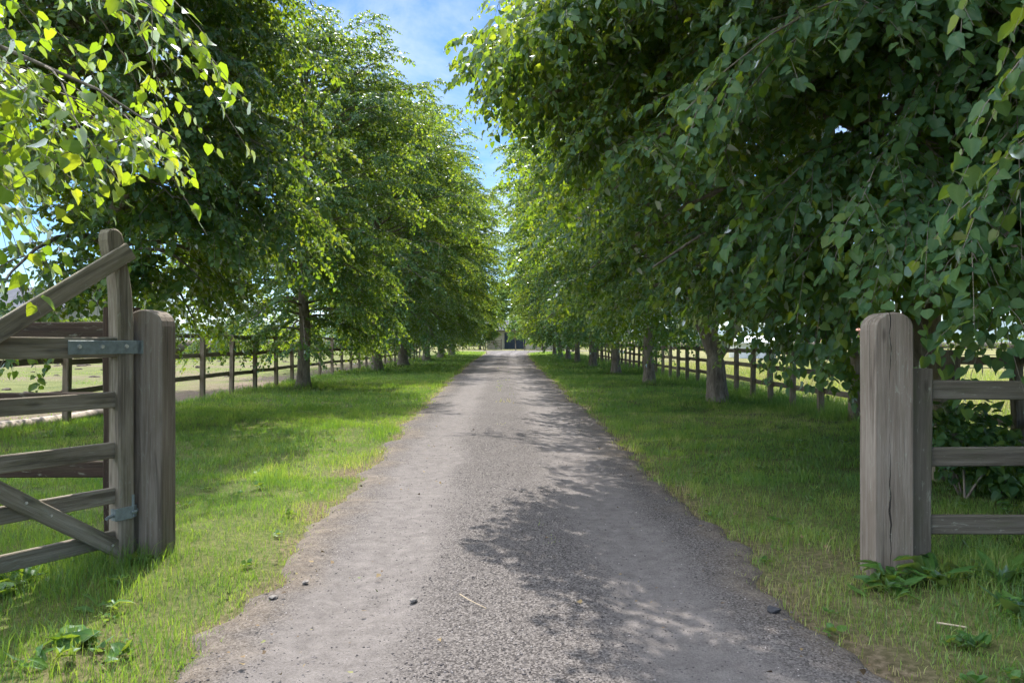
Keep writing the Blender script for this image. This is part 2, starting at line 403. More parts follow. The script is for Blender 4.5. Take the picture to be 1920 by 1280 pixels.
def ground_mat():
    t = NT('ground_turf'); tc = t.n('ShaderNodeTexCoord'); v = tc.outputs['Object']
    def A(n): return t.n('ShaderNodeAttribute', attribute_name=n).outputs['Fac']
    n1 = t.noise(v, 1.3, 5, 0.65); n2 = t.noise(v, 22, 5, 0.7); n3 = t.noise(v, 110, 3, 0.7)
    f = t.math('ADD', t.math('MULTIPLY', n1, 0.4), t.math('MULTIPLY', n2, 0.6))
    g = t.ramp(f, [(0.35, (0.055, 0.070, 0.024)), (0.5, (0.115, 0.135, 0.042)), (0.65, (0.20, 0.19, 0.075))])
    d = t.ramp(f, [(0.35, (0.14, 0.14, 0.055)), (0.55, (0.24, 0.215, 0.10)), (0.7, (0.33, 0.27, 0.15))])
    c = t.mix(A('dry'), g, d)
    c = t.mix(t.math('MULTIPLY', t.ramp(t.noise(v, 0.45, 4, 0.65), [(0.42, (0, 0, 0)), (0.6, (1, 1, 1))]), 0.35), c, (0.05, 0.075, 0.02))
    th = t.ramp(n2, [(0.3, (0.06, 0.045, 0.028)), (0.5, (0.14, 0.105, 0.068)), (0.68, (0.24, 0.19, 0.13))])
    c = t.mix(t.math('MULTIPLY', A('wear'), t.ramp(n2, [(0.25, (0.5, 0.5, 0.5)), (0.55, (1, 1, 1))])), c, th)
    soil = t.ramp(n2, [(0.32, (0.08, 0.057, 0.045)), (0.52, (0.18, 0.135, 0.105)), (0.7, (0.26, 0.205, 0.165))])
    c = t.mix(t.math('MULTIPLY', A('mud'), t.ramp(t.noise(v, 2.5, 4, 0.7), [(0.30, (0, 0, 0)), (0.5, (1, 1, 1))])), c, soil)
    c = t.mix(t.math('MULTIPLY', n3, 0.22), c, (0.02, 0.025, 0.01))
    t.princ(c, 0.95, t.bump(t.math('ADD', n2, t.math('MULTIPLY', n3, 0.5)), 0.8, 0.03), 0.1); return t.m
tag(link('ground', me, ground_mat()), kind='structure')

# drive
ry = np.concatenate([np.arange(-6, 14, 0.10), np.arange(14, 40, 0.3), np.arange(40, 112.1, 0.9)])
K = 48
l, r = edges(ry)
# ragged rim
l2 = l - 0.10 + (fbm(ry * 4, ry * 0 + 1, 61) - 0.5) * 0.22; r2 = r + 0.10 + (fbm(ry * 4, ry * 0 + 7, 62) - 0.5) * 0.22
s = np.linspace(0, 1, K)
RX = l2[:, None] + (r2 - l2)[:, None] * s[None]
RYY = np.repeat(ry[:, None], K, 1)
u = (s[None] - 0.5) * 2
offc = RX - ((l + r) / 2)[:, None]
track = np.exp(-((np.abs(offc + 0.05) - 0.80) / 0.30) ** 2)
RZ = 0.018 + 0.022 * (1 - u ** 2) - 0.022 * track + (fbm(RX * 1.3, RYY * 1.3, 71) - 0.5) * 0.03 + (fbm(RX * 6, RYY * 6, 75) - 0.5) * 0.012
RZ[:, 0] = -0.06; RZ[:, -1] = -0.06; RZ[:, 1] = np.minimum(RZ[:, 1], 0.0); RZ[:, -2] = np.minimum(RZ[:, -2], 0.0)
ii = (np.arange(len(ry) - 1)[:, None] * K + np.arange(K - 1)[None]).ravel()
me = mesh_np('drive', np.stack([RX, RYY, RZ], -1).reshape(-1, 3), [np.stack([ii, ii + 1, ii + 1 + K, ii + K], -1)], True)
attr(me, 'track', track * (0.55 + 0.7 * fbm(RX * 1.5, RYY * 0.5, 81)) + 0.0 * RX)
attr(me, 'rim', sstep(0.72, 1.0, np.abs(u) + (fbm(RX * 3, RYY * 3, 83) - 0.5) * 0.3) + 0 * RX)
def road_mat():
    t = NT('drive_surface'); tc = t.n('ShaderNodeTexCoord'); v = tc.outputs['Object']
    def A(n): return t.n('ShaderNodeAttribute', attribute_name=n).outputs['Fac']
    big = t.noise(v, 1.1, 5, 0.65, 0.3); mid = t.noise(v, 9, 5, 0.7); fine = t.noise(v, 90, 4, 0.75); 
    vo = t.n('ShaderNodeTexVoronoi'); vo.inputs['Scale'].default_value = 120; t.l(v, vo.inputs['Vector'])
    stone = t.ramp(vo.outputs['Color'], [(0.2, (0.034, 0.030, 0.029)), (0.5, (0.088, 0.079, 0.076)), (0.85, (0.175, 0.158, 0.150))])
    dust = t.ramp(t.math('ADD', t.math('MULTIPLY', mid, 0.5), t.math('MULTIPLY', fine, 0.5)), [(0.32, (0.078, 0.070, 0.067)), (0.52, (0.143, 0.129, 0.124)), (0.7, (0.205, 0.186, 0.178))])
    fdust = t.math('ADD', t.math('MULTIPLY', A('track'), 0.85), t.math('MULTIPLY', big, 0.8))
    fd = t.ramp(t.math('ADD', fdust, t.math('MULTIPLY', t.math('SUBTRACT', fine, 0.5), 0.9)), [(0.46, (0, 0, 0)), (0.86, (1, 1, 1))])
    c = t.mix(fd, stone, dust)
    # dark loose chips
    v2 = t.n('ShaderNodeTexVoronoi'); v2.inputs['Scale'].default_value = 38; t.l(v, v2.inputs['Vector'])
    chip = t.math('MULTIPLY', t.math('LESS_THAN', v2.outputs['Distance'], 0.24), t.math('GREATER_THAN', t.noise(v, 14, 3, 0.6), 0.56))
    c = t.mix(t.math('MULTIPLY', chip, 0.75), c, (0.03, 0.028, 0.03))
    strw = t.ramp(mid, [(0.35, (0.09, 0.07, 0.052)), (0.6, (0.20, 0.16, 0.12))])
    c = t.mix(t.math('MULTIPLY', A('rim'), 0.55), c, strw)
    h = t.math('ADD', t.math('MULTIPLY', vo.outputs['Distance'], -0.6), t.math('ADD', fine, t.math('MULTIPLY', chip, 0.5)))
    t.princ(c, 0.92, t.bump(h, 0.6, 0.012), 0.15); return t.m
tag(link('drive_road', me, road_mat()), kind='structure')

# loose gravel (uncountable)
def gravel(n):
    yy = 2.2 + 12 * rng.random(n) ** 2.0; l, r = edges(yy)
    xx = l + (r - l) * rng.random(n); w = rng.random(n) < (0.35 + 0.65 * (np.exp(-((np.abs(xx - (l + r) / 2) - 0.8) / 0.3) ** 2) < 0.45))
    xx, yy = xx[w], yy[w]; n = len(xx)
    base = np.array([(1, 0, 0), (0, 1, 0), (-1, 0, 0), (0, -1, 0), (0, 0, 1), (0, 0, -1)], float)
    fac = np.array([(0, 1, 4), (1, 2, 4), (2, 3, 4), (3, 0, 4), (1, 0, 5), (2, 1, 5), (3, 2, 5), (0, 3, 5)])
    sz = 0.0025 + 0.006 * rng.random(n) ** 2.5
    V = base[None] * sz[:, None, None] * rng.uniform(0.6, 1.3, (n, 6, 1)) * np.array([1, 1, 0.6])
    a = rng.random(n) * 6.28; ca, sa = np.cos(a)[:, None], np.sin(a)[:, None]
    V = np.stack([V[..., 0] * ca - V[..., 1] * sa, V[..., 0] * sa + V[..., 1] * ca, V[..., 2]], -1)
    uu = (xx - (l[w] + r[w]) / 2) / ((r - l)[w] / 2)
    tr = np.exp(-((np.abs(xx - (l[w] + r[w]) / 2 + 0.05) - 0.80) / 0.30) ** 2)
    zz = 0.018 + 0.022 * (1 - uu ** 2) - 0.022 * tr + (fbm(xx * 1.3, yy * 1.3, 71) - 0.5) * 0.03 + (fbm(xx * 6, yy * 6, 75) - 0.5) * 0.012 + 0.001
    V += np.stack([xx, yy, zz], -1)[:, None]
    return mesh_np('gravel', V.reshape(-1, 3), [(fac[None] + (np.arange(n) * 6)[:, None, None]).reshape(-1, 3)])
t = NT('gravel_chips'); g_ = t.n('ShaderNodeNewGeometry')
t.princ(t.ramp(g_.outputs['Random Per Island'], [(0.0, (0.03, 0.028, 0.03)), (0.5, (0.08, 0.072, 0.072)), (0.9, (0.2, 0.18, 0.175)), (1.0, (0.38, 0.34, 0.32))]), 0.85)
tag(link('gravel', gravel(26000), t.m), kind='stuff')

# fallen leaves and bits (uncountable)
n_ = 800; yy = 2.2 + 16 * rng.random(n_) ** 1.6; l, r = edges(yy); sd_ = rng.random(n_) < 0.5
xx = np.where(sd_, l, r) + np.where(sd_, 1, -1) * rng.normal(0.05, 0.55, n_)
tp_ = np.stack([np.cos(yy * 99), np.sin(yy * 99), rng.normal(0, 0.25, n_)], -1)
me = leaves_mesh('leaf_litter', np.stack([xx, yy, np.where((xx > l) & (xx < r), 0.046, gz(xx, yy) + 0.03)], -1), tp_, np.array([0, 0, 1.0]) + rng.normal(0, 0.35, (n_, 3)), 0.008 + 0.028 * rng.random(n_) ** 2.5, LEAF_LO)
t = NT('fallen_leaf'); g_ = t.n('ShaderNodeNewGeometry')
t.princ(t.ramp(g_.outputs['Random Per Island'], [(0.0, (0.06, 0.038, 0.02)), (0.4, (0.14, 0.095, 0.05)), (0.8, (0.20, 0.15, 0.07)), (1.0, (0.10, 0.15, 0.04))]), 0.8)
tag(link('leaf_litter', me, t.m), kind='stuff')

# ------------------------------------------------------------------ grass (uncountable)
def grass_patch(n, xr, yr, hgt, wid, yexp=1.0, cone=0.75, mask=None, tall=None):
    yy = yr[0] + (yr[1] - yr[0]) * rng.random(n) ** yexp
    xx = xr[0] + (xr[1] - xr[0]) * rng.random(n)
    k = np.abs(xx) < cone * yy + 0.6
    if mask is not None: k &= mask(xx, yy)
    xx, yy = xx[k], yy[k]; m = len(xx)
    h = hgt * (0.45 + 0.9 * rng.random(m)) * (0.6 + 0.9 * fbm(xx * 1.7, yy * 1.7, 91))
    if tall is not None: h = h * tall(xx, yy)
    return xx, yy, h, np.full(m, wid) * rng.uniform(0.7, 1.3, m)
def verge_mask(x, y):
    l, r = edges(y); d = np.maximum(l - x, x - r) + (fbm(x * 5, y * 5, 33) - 0.5) * 0.16
    c_ = (l + r) / 2
    mid = (np.abs(x - c_ - 0.05) < 0.22) & (fbm(x * 2.3 + 5, y * 0.9, 37) > 0.66) & (y > 4.2) & (y < 40) & (rng.random(len(x)) < 0.35)
    ok = ((d > -0.06) | mid) & (x > -7.4) & (x < 6.6)
    dens = (1.0 - 0.72 * verge_wear(x, y)) * (0.35 + 0.65 * sstep(0.34, 0.52, fbm(x * 3.1, y * 3.1, 39)))
    return ok & (rng.random(len(x)) < dens)
def tallness(x, y):
    t = np.ones(len(x))
    for px, py, a, s in [(-2.35, 4.6, 1.6, 0.3), (-2.8, 4.4, 1.3, 0.5), (2.3, 4.35, 0.4, 0.3), (2.7, 4.3, 1.2, 0.4), (3.3, 4.2, 1.0, 0.6), (4.35, 15.8, 1.6, 0.8)] + [(a, b, 1.8, 0.6) for a, b in R_TREES[3:] + L_TREES[1:]]:
        t += a * np.exp(-((x - px) ** 2 + (y - py) ** 2) / (s * s))
    t += 2.2 * sstep(5.0, 5.7, x + (fbm(x, y * 1.5, 66) - 0.5) * 0.8)
    t += 1.0 * sstep(-6.7, -7.1, x)
    t += 1.3 * sstep(0.58, 0.75, fbm(x * 2.5, y * 2.5, 67))
    l, r = edges(y); d = np.maximum(l - x, x - r); t += 0.9 * np.exp(-((d - 0.22) / 0.16) ** 2) * sstep(0.45, 0.62, fbm(x * 1.5, y * 1.5, 68)) * (x < 0)
    return t
sets = [
    grass_patch(230000, (-5.5, 5.8), (2.3, 7.5), 0.050, 0.0032, 1.15, 0.75, verge_mask, tallness),
    grass_patch(190000, (-7.4, 6.4), (7.0, 15), 0.055, 0.0052, 1.0, 0.72, verge_mask, tallness),
    grass_patch(130000, (-7.4, 6.4), (14.5, 32), 0.060, 0.010, 1.2, 0.72, verge_mask, tallness),
    grass_patch(70000, (-7.4, 6.4), (31, 100), 0.07, 0.028, 1.4, 0.8, verge_mask, tallness),
    grass_patch(60000, (6.2, 22), (7, 45), 0.20, 0.009, 1.5, 0.78, lambda x, y: rng.random(len(x)) < 0.9, None),
    grass_patch(26000, (-24, -8.2), (9, 50), 0.05, 0.014, 1.5, 0.78, lambda x, y: fbm(x * 0.5, y * 0.5, 41) > 0.52, None),
]
gx, gy, gh, gw = [np.concatenate(c) for c in zip(*sets)]
n = len(gx)
gzv = gz(gx, gy) - 0.004; l_, r_ = edges(gy); gin = (gx > l_ + 0.25) & (gx < r_ - 0.25); gzv = np.where(gin, 0.03, gzv); gh = np.where(gin, gh * 0.6, gh)
a = rng.random(n) * 2 * PI; b = rng.random(n) * 2 * PI; lean = gh * (0.15 + 0.75 * rng.random(n) ** 1.5)
P0 = np.stack([gx, gy, gzv], -1)
wv = np.stack([np.cos(a), np.sin(a), 0 * a], -1) * (gw / 2)[:, None]
ln = np.stack([np.cos(b), np.sin(b), 0 * b], -1) * lean[:, None]
up = np.array([0, 0, 1.0])
P1 = P0 + ln * 0.35 + up * (gh * 0.6)[:, None]; P2 = P0 + ln + up * (gh * (1 - 0.25 * lean / gh))[:, None]
V = np.stack([P0 - wv, P0 + wv, P1 - wv * 0.75, P1 + wv * 0.75, P2], 1).reshape(-1, 3)
o5 = (np.arange(n) * 5)[:, None]
me = mesh_np('grass', V, [o5 + np.array([0, 1, 3, 2]), o5 + np.array([2, 3, 4])], True)
tintb = np.clip(0.18 + 0.5 * sstep(6.2, 8.5, gx) + 0.45 * verge_wear(gx, gy) + (fbm(gx * 0.9, gy * 0.9, 23) - 0.5) * 1.0 + (fbm(gx * 4, gy * 4, 24) - 0.5) * 0.7 + sstep(95, 105, gy) * 0.4 + rng.normal(0, 0.20, n), 0, 1)
attr(me, 'tint', np.repeat(tintb, 5))
def grass_mat():
    t = NT('grass_blades'); at = t.n('ShaderNodeAttribute', attribute_name='tint')
    c = t.ramp(at.outputs['Fac'], [(0.0, (0.060, 0.140, 0.040)), (0.4, (0.130, 0.245, 0.046)), (0.7, (0.25, 0.315, 0.07)), (1.0, (0.44, 0.37, 0.18))])
    tcol = t.ramp(at.outputs['Fac'], [(0.0, (0.22, 0.40, 0.03)), (0.4, (0.38, 0.54, 0.04)), (0.8, (0.55, 0.58, 0.11)), (1.0, (0.5, 0.43, 0.18))])
    d = t.n('ShaderNodeBsdfDiffuse'); t.l(c, d.inputs['Color']); tr = t.n('ShaderNodeBsdfTranslucent'); t.l(tcol, tr.inputs['Color'])
    m1 = t.n('ShaderNodeMixShader'); m1.inputs[0].default_value = 0.42; t.l(d.outputs[0], m1.inputs[1]); t.l(tr.outputs[0], m1.inputs[2])
    g = t.n('ShaderNodeBsdfGlossy'); g.inputs['Roughness'].default_value = 0.45
    m2 = t.n('ShaderNodeMixShader'); m2.inputs[0].default_value = 0.035; t.l(m1.outputs[0], m2.inputs[1]); t.l(g.outputs[0], m2.inputs[2])
    t.l(m2.outputs[0], t.out.inputs['Surface']); return t.m
tag(link('grass', me, grass_mat()), kind='stuff')

# ------------------------------------------------------------------ trees
def unit(v): return v / (np.linalg.norm(v, axis=-1, keepdims=True) + 1e-9)
def curve(p, d, L, droop, k):
    s = np.linspace(0, 1, k)[:, None]
    return p + d * (L * s) - np.array([0, 0, 1.0]) * (droop * L * s * s)
def build_tree(seed, H=14.0, rmax=4.0, zb=1.7, limbs=58, subs=10, twigs=6, nl=12, leaf=0.09, hi=False, trunk_r=0.22, rfac=None,
               forks=None, extra=(), clear=None, twigwood=False, keep=None, lean=(0, 0), off=(0, 0), tiplift=0.0):
    """all in local coordinates; off = world xy of the base (only for clear/keep tests)"""
    g = np.random.default_rng(seed)
    tk = 12; tz = np.linspace(-0.1, H * 0.93, tk)
    tx = np.cumsum(g.normal(0, 0.06, tk)) + lean[0] * (tz.clip(0) / H) ** 1.3; ty = np.cumsum(g.normal(0, 0.06, tk)) + lean[1] * (tz.clip(0) / H) ** 1.3
    tx -= tx[0]; ty -= ty[0]; tx[1] *= .3; ty[1] *= .3
    TP = np.stack([tx, ty, tz], -1)
    trunk = Tubes(); br = Tubes()
    fine_z = np.concatenate([np.linspace(-0.1, 2.2, 12), np.linspace(2.7, H * 0.93, 16)])
    TPf = np.stack([np.interp(fine_z, tz, tx), np.interp(fine_z, tz, ty), fine_z], -1)
    rad = trunk_r * (1 - 0.9 * np.clip(fine_z / (H * 0.95), 0, 1) ** 0.8) * (1 + 0.55 * np.exp(-np.clip(fine_z, 0, 9) / 0.22)) + 0.012
    if forks: rad = np.where(fine_z > forks[0], rad * 0.55, rad)
    trunk.add(TPf, rad, 14, 0.07)
    def tp(z): return np.array([np.interp(z, tz, tx), np.interp(z, tz, ty), z])
    def env(t):
        t = np.clip(t, 0, 1)
        return rmax * np.where(t > 0.5, (1 - (np.clip(t - 0.5, 0, 1) / 0.52) ** 2.4).clip(0.02) ** 0.6, 0.80 + 0.20 * t / 0.5)
    T0, TD, TL, TDr = [], [], [], []     # twigs
    SUBS = []
    def dress(P, L, nsub, t):
        """sub-branches and twigs along a limb polyline P"""
        k = len(P)
        for j in range(nsub):
            s = 0.22 + 0.78 * (j + g.uniform(0.1, 0.9)) / nsub
            f = s * (k - 1); i0 = min(int(f), k - 2); fr = f - i0
            p = P[i0] * (1 - fr) + P[i0 + 1] * fr; tan = unit(P[i0 + 1] - P[i0])
            sd = 1 if j % 2 else -1
            ang = sd * R(g.uniform(25, 75)); c, s_ = math.cos(ang), math.sin(ang)
            d = np.array([tan[0] * c - tan[1] * s_, tan[0] * s_ + tan[1] * c, tan[2] * 0.6 + g.uniform(-0.15, 0.35)]); d = unit(d)
            sl = (0.42 * L * (1.15 - 0.75 * s) + 0.25) * g.uniform(0.7, 1.25)
            dr = g.uniform(0.15, 0.5) * (1.3 if t < 0.3 else 0.8)
            C = curve(p, d, sl, dr, 5); SUBS.append((C, max(0.004, 0.006 * sl + 0.003)))
            nt = max(2, int(twigs * (0.6 + 0.4 * sl)))
            ss = np.append(0.15 + 0.85 * (np.arange(nt) + g.random(nt) * 0.8) / nt, 1.0)
            idx = np.clip((ss * 4).astype(int), 0, 3); fr2 = (ss * 4 - idx)[:, None]
            pts = C[idx] * (1 - fr2) + C[idx + 1] * fr2; tg = unit(C[idx + 1] - C[idx])
            an = np.where(np.arange(nt + 1) % 2, 1, -1) * np.radians(g.uniform(20, 70, nt + 1)); an[-1] = 0
            ca, sa = np.cos(an), np.sin(an)
            dd = unit(np.stack([tg[:, 0] * ca - tg[:, 1] * sa, tg[:, 0] * sa + tg[:, 1] * ca, tg[:, 2] * 0.7 + g.uniform(-0.25, 0.3, nt + 1)], -1))
            T0.append(pts); TD.append(dd); TL.append(g.uniform(0.3, 0.62, nt + 1)); TDr.append(g.uniform(0.2, 0.75, nt + 1))
        # the limb's own tip
        T0.append(P[-2:]); TD.append(unit(np.stack([P[-1] - P[-2]] * 2))); TL.append(g.uniform(0.4, 0.7, 2)); TDr.append(g.uniform(0.3, 0.7, 2))
    ga = g.uniform(0, 6.28)
    for i in range(limbs):
        q = (i + 0.5) / limbs
        z0 = zb + 0.2 + (H * 0.90 - zb) * q ** 0.92
        az = ga + i * 2.39996 + g.normal(0, 0.25)
        t = (z0 - zb) / (H - zb)
        a_ = 0.45 + 0.75 * t; b_ = 0.62 - 0.35 * t + g.uniform(-0.1, 0.12)
        if t < 0.12: b_ += 0.12; a_ -= 0.1
        Lr = float(env(min(1, t + 0.12))) * g.uniform(0.78, 1.08)
        if rfac: Lr *= rfac(az, t)
        P0_ = tp(z0); s = np.linspace(0, 1, 7)[:, None]
        o = np.array([math.cos(az), math.sin(az), 0])
        side = np.array([-o[1], o[0], 0]) * g.normal(0, 0.10)
        P = P0_ + o * (Lr * s) + side * (Lr * s * s) + np.array([0, 0, 1.0]) * (Lr * (a_ * s - b_ * s * s))
        P[:, 2] = np.maximum(P[:, 2], zb - 0.25 + 0.1 * g.random(7))
        if clear is not None:
            bad = clear(P[:, 0] + off[0], P[:, 1] + off[1], P[:, 2])
            if bad.any():
                m_ = int(np.argmax(bad))
                if m_ < 2: continue
                q_ = np.linspace(0, m_ - 0.6, 7); i0 = q_.astype(int); P = P[i0] * (1 - (q_ - i0))[:, None] + P[np.minimum(i0 + 1, 6)] * (q_ - i0)[:, None]
                Lr = float(np.linalg.norm(P[-1] - P[0]))
        r0 = 0.018 + 0.011 * Lr * (1.2 - t)
        br.add(P, r0 * (1 - 0.82 * s[:, 0]), 6)
        dress(P, Lr, max(3, int(subs * (0.35 + 0.65 * Lr / rmax))), t)
    if forks:
        for az, el, L, fr_ in forks[1]:
            o = np.array([math.cos(az) * math.cos(el), math.sin(az) * math.cos(el), math.sin(el)])
            s = np.linspace(0, 1, 9)[:, None]
            P = tp(forks[0]) + o * (L * s) + np.array([0, 0, 1.0]) * (0.25 * L * s * s)
            br.add(P, fr_ * (1 - 0.75 * s[:, 0]), 9, 0.05)
            dress(P, L * 0.6, subs, 0.3)
    for P in extra:
        P = np.asarray(P, float) - np.array([off[0], off[1], 0])
        # resample
        sd = np.concatenate([[0], np.cumsum(np.linalg.norm(np.diff(P, axis=0), axis=1))]); ss = np.linspace(0, sd[-1], 10)
        P = np.stack([np.interp(ss, sd, P[:, k]) for k in range(3)], -1)
        br.add(P, np.linspace(0.035, 0.005, 10), 6); dress(P[3:], 2.2, subs + 4, 0.2)
    T0 = np.concatenate(T0); TD = np.concatenate(TD); TL = np.concatenate(TL); TDr = np.concatenate(TDr)
    # drop twigs in kept-clear air
    wp = T0 + TD * (TL * 0.6)[:, None] + np.array([off[0], off[1], 0])
    k = T0[:, 2] > 0.7
    if clear is not None: k &= ~clear(wp[:, 0], wp[:, 1], wp[:, 2])
    if keep is not None: k &= keep(wp[:, 0], wp[:, 1], wp[:, 2])
    T0, TD, TL, TDr = T0[k], TD[k], TL[k], TDr[k]
    for C, r_ in SUBS:
        w = C + np.array([off[0], off[1], 0])
        if clear is not None and clear(w[:, 0], w[:, 1], w[:, 2]).any(): continue
        if keep is not None and not keep(w[:, 0], w[:, 1], w[:, 2]).all(): continue
        br.add(C, r_ * np.linspace(1, 0.35, 5), 4)
    n = len(T0); s = (np.arange(nl) + 0.6) / nl
    s = np.clip(s[None] + g.uniform(-0.04, 0.04, (n, nl)), 0, 1.02)
    dn = np.array([0, 0, -1.0])
    pos = T0[:, None] + TD[:, None] * (TL[:, None] * s)[..., None] + dn * (TDr * TL)[:, None, None] * (s * s)[..., None]
    if twigwood:
        s3 = np.array([0, 0.5, 1.0])
        PT = T0[:, None] + TD[:, None] * (TL[:, None] * s3)[..., None] + dn * (TDr * TL)[:, None, None] * (s3 * s3)[None, :, None]
        br.add_many(PT, np.array([0.0032, 0.0022, 0.0012]), 3)
    hz = unit(np.stack([-TD[:, 1], TD[:, 0], 0 * TD[:, 0]], -1))[:, None] * np.where(np.arange(nl) % 2, 1, -1)[None, :, None]
    tip = unit(TD[:, None] * 0.45 + hz * g.uniform(0.3, 0.8, (n, nl, 1)) + dn * g.uniform(0.25, 1.1, (n, nl, 1)) + g.normal(0, 0.25, (n, nl, 3)))
    out = unit(pos * np.array([1, 1, 0]) + 1e-6)
    nrm = unit(np.array([0, 0, 0.75]) + out * 0.45 + g.normal(0, 0.38, (n, nl, 3)))
    pos = pos + hz * 0.012
    sz = leaf * (0.45 + 0.8 * g.random((n, nl)) ** 0.8)
    pos, tip, nrm, sz = pos.reshape(-1, 3), tip.reshape(-1, 3), nrm.reshape(-1, 3), sz.ravel()
    if hi: # stalk gap
        pos = pos + tip * (sz * 0.25)[:, None]
    return dict(trunk=trunk.mesh('trunk'), br=br.mesh('branches'), crown=leaves_mesh('crown', pos, tip, nrm, sz, LEAF_HI if hi else LEAF_LO), n=len(pos))
def place_tree(T, xy, label, group, rz=0, sc=1.0, name='lime_tree', leaf='leaf', first=True):
    o = thing(name, label, 'tree', (xy[0], xy[1], 0), group, rz); o.scale = (sc, sc, sc)
    for nm, key, mt in (('trunk', 'trunk', 'bark'), ('branches', 'br', 'bark'), ('crown', 'crown', leaf)):
        me = T[key]
        if not me.materials: me.materials.append(M[mt])
        c = bpy.data.objects.new(nm, me); COL.objects.link(c); c.parent = o
    return o
GL, GR = 'lime trees on the left of the drive', 'lime trees on the right of the drive'
def px(x, y, Y): return ((x - 960) * Y / 1400, Y, 1.38 - (y - 640) * Y / 1400)

def cam_clear(x, y, z):   # open air above the gateway
    return ((np.abs(x) < 0.75 * y + 0.8) & (y < 2.9) & (y > -1.5)) | ((np.abs(x) < 1.5) & (np.abs(y) < 3) & (z < 3))
NT_ = {}
rside = lambda az, t: 1.0 - 0.5 * max(0, math.cos(az)) + 0.05 * max(0, -math.cos(az)) - 0.24 * abs(math.sin(az)) ** 1.5
lside = lambda az, t: 1.06 - 0.26 * abs(math.sin(az)) ** 1.5
V3R = [build_tree(41 + k, H=14 + k * 0.6, rmax=4.5, zb=2.0, off=(4.3, 0), clear=lambda x, y, z: (x < 2.4) & (z < 2.75 - 0.42 * x), limbs=105, subs=13, twigs=8, nl=12, leaf=0.112, trunk_r=0.175, rfac=rside) for k in range(2)]
# right row, near: overhangs the drive
T = build_tree(11, H=12, rmax=4.3, zb=1.75, limbs=110, subs=14, twigs=9, nl=16, leaf=0.080, hi=True, off=R_TREES[0], twigwood=True,
               clear=lambda x, y, z: cam_clear(x, y, z) | (z < 1.95), keep=lambda x, y, z: (y > 1.5) & (x > 0.3), trunk_r=0.2)
place_tree(T, R_TREES[0], 'lime tree whose large dark leaves hang at the top right edge', GR)
T = build_tree(12, H=13, rmax=4.7, zb=1.75, limbs=165, subs=15, twigs=9, nl=16, leaf=0.080, hi=True, off=R_TREES[1], twigwood=True,
               extra=[[(4.4, 8.1, 3.4), (3.7, 7.7, 3.0), (3.1, 7.4, 2.2), (2.85, 7.3, 1.45)], [(4.4, 8.1, 3.0), (4.2, 7.3, 2.6), (4.3, 6.5, 1.9), (4.4, 6.3, 1.5)]] + [[(4.4, 8.1, z_ + 0.6), (0.5 * (4.4 + x_), 6.9, z_ + 0.9), (x_, 5.8, z_ + 0.5), (x_ + 0.1, 5.0, z_ - 0.2)] for x_, z_ in ((3.0, 2.6), (3.8, 2.3), (4.6, 2.6), (5.4, 2.3), (3.3, 3.5), (4.2, 3.6), (5.0, 3.5), (3.7, 4.5), (4.8, 4.6), (5.6, 4.2))] + [[(4.4, 8.2, 3.4), (2.6, 8.0, 4.6), (1.0, 7.9, 4.95), (-0.2, 7.8, 4.55)], [(4.4, 8.2, 3.2), (2.7, 7.4, 4.3), (1.1, 6.9, 4.6), (0.1, 6.6, 4.25)], [(4.4, 8.2, 3.6), (2.6, 8.6, 4.9), (1.0, 8.8, 5.2), (-0.1, 8.9, 4.9)]], clear=lambda x, y, z: (y < 4.0) | (x < -0.6) | (z < 3.95 - x * 0.98) | ((z < 1.85) & (np.abs(x - 2.85) > 0.4)) | ((z > 5.6) & (x < -0.5 + (z - 5.6) * 0.35)), trunk_r=0.22, rfac=lambda az, t: 1.0 + 0.12 * math.cos(az - PI) - 0.15 * max(0, math.cos(az)) + 0.06 * max(0, -math.sin(az)))
place_tree(T, R_TREES[1], 'big overhanging lime tree directly behind the right gatepost', GR)
T = build_tree(13, H=14, rmax=4.5, zb=2.15, rfac=rside, clear=lambda x, y, z: (x < 2.6) & (z < 2.75 - 0.42 * x), limbs=125, subs=13, twigs=8, nl=14, leaf=0.098, hi=False, trunk_r=0.20, off=R_TREES[2],
               forks=(1.0, [(R(178), R(66), 3.2, 0.125), (R(5), R(56), 3.2, 0.135)]))
place_tree(T, R_TREES[2], 'lime tree with thick trunk forking low on a small grass mound', GR)
# left row
branch = [[(-5.6, 2.0, 3.3), (-4.2, 3.0, 3.2), (-2.9, 3.7, 3.0), (-2.2, 4.0, 2.72), (-1.8, 4.0, 2.46)],
          [(-5.6, 2.2, 3.6), (-3.9, 3.4, 3.6), (-2.9, 3.9, 3.5), (-2.3, 4.2, 3.35), (-2.1, 4.3, 3.2)],
          [(-5.6, 1.8, 3.1), (-4.2, 2.9, 3.0), (-3.0, 3.6, 2.8), (-2.3, 3.9, 2.6)],
          [(-5.6, 2.2, 2.9), (-4.2, 3.6, 2.85), (-3.1, 4.0, 2.6), (-2.75, 4.0, 2.5)]]
T = build_tree(21, H=7, rmax=2.6, zb=2.2, limbs=14, subs=6, twigs=5, nl=11, leaf=0.073, hi=True, off=L_TREES[0], twigwood=True, extra=branch,
               clear=lambda x, y, z: ((y < 2.9) & (np.abs(x) < 0.75 * y + 0.6)) | (x > -0.375 * y) | ((x > -0.635 * y) & (z < 1.5 + 0.225 * y)) | (z < 1.40 + 0.135 * y), keep=lambda x, y, z: (y > 1.0), trunk_r=0.16)
M['leaf_near'] = leaf_material('sunlit_leaf', [(0.035, 0.09, 0.035), (0.055, 0.125, 0.035), (0.085, 0.16, 0.03), (0.15, 0.2, 0.03)], [(0.21, 0.38, 0.015), (0.40, 0.55, 0.02), (0.62, 0.63, 0.03)], 0.48, 0.3)  # brighter, yellower copy of the lime leaf; sunlit look put into its colours
place_tree(T, L_TREES[0], 'lime tree with sunlit yellow green leaves hanging over the open gate', GL, leaf='leaf_near')
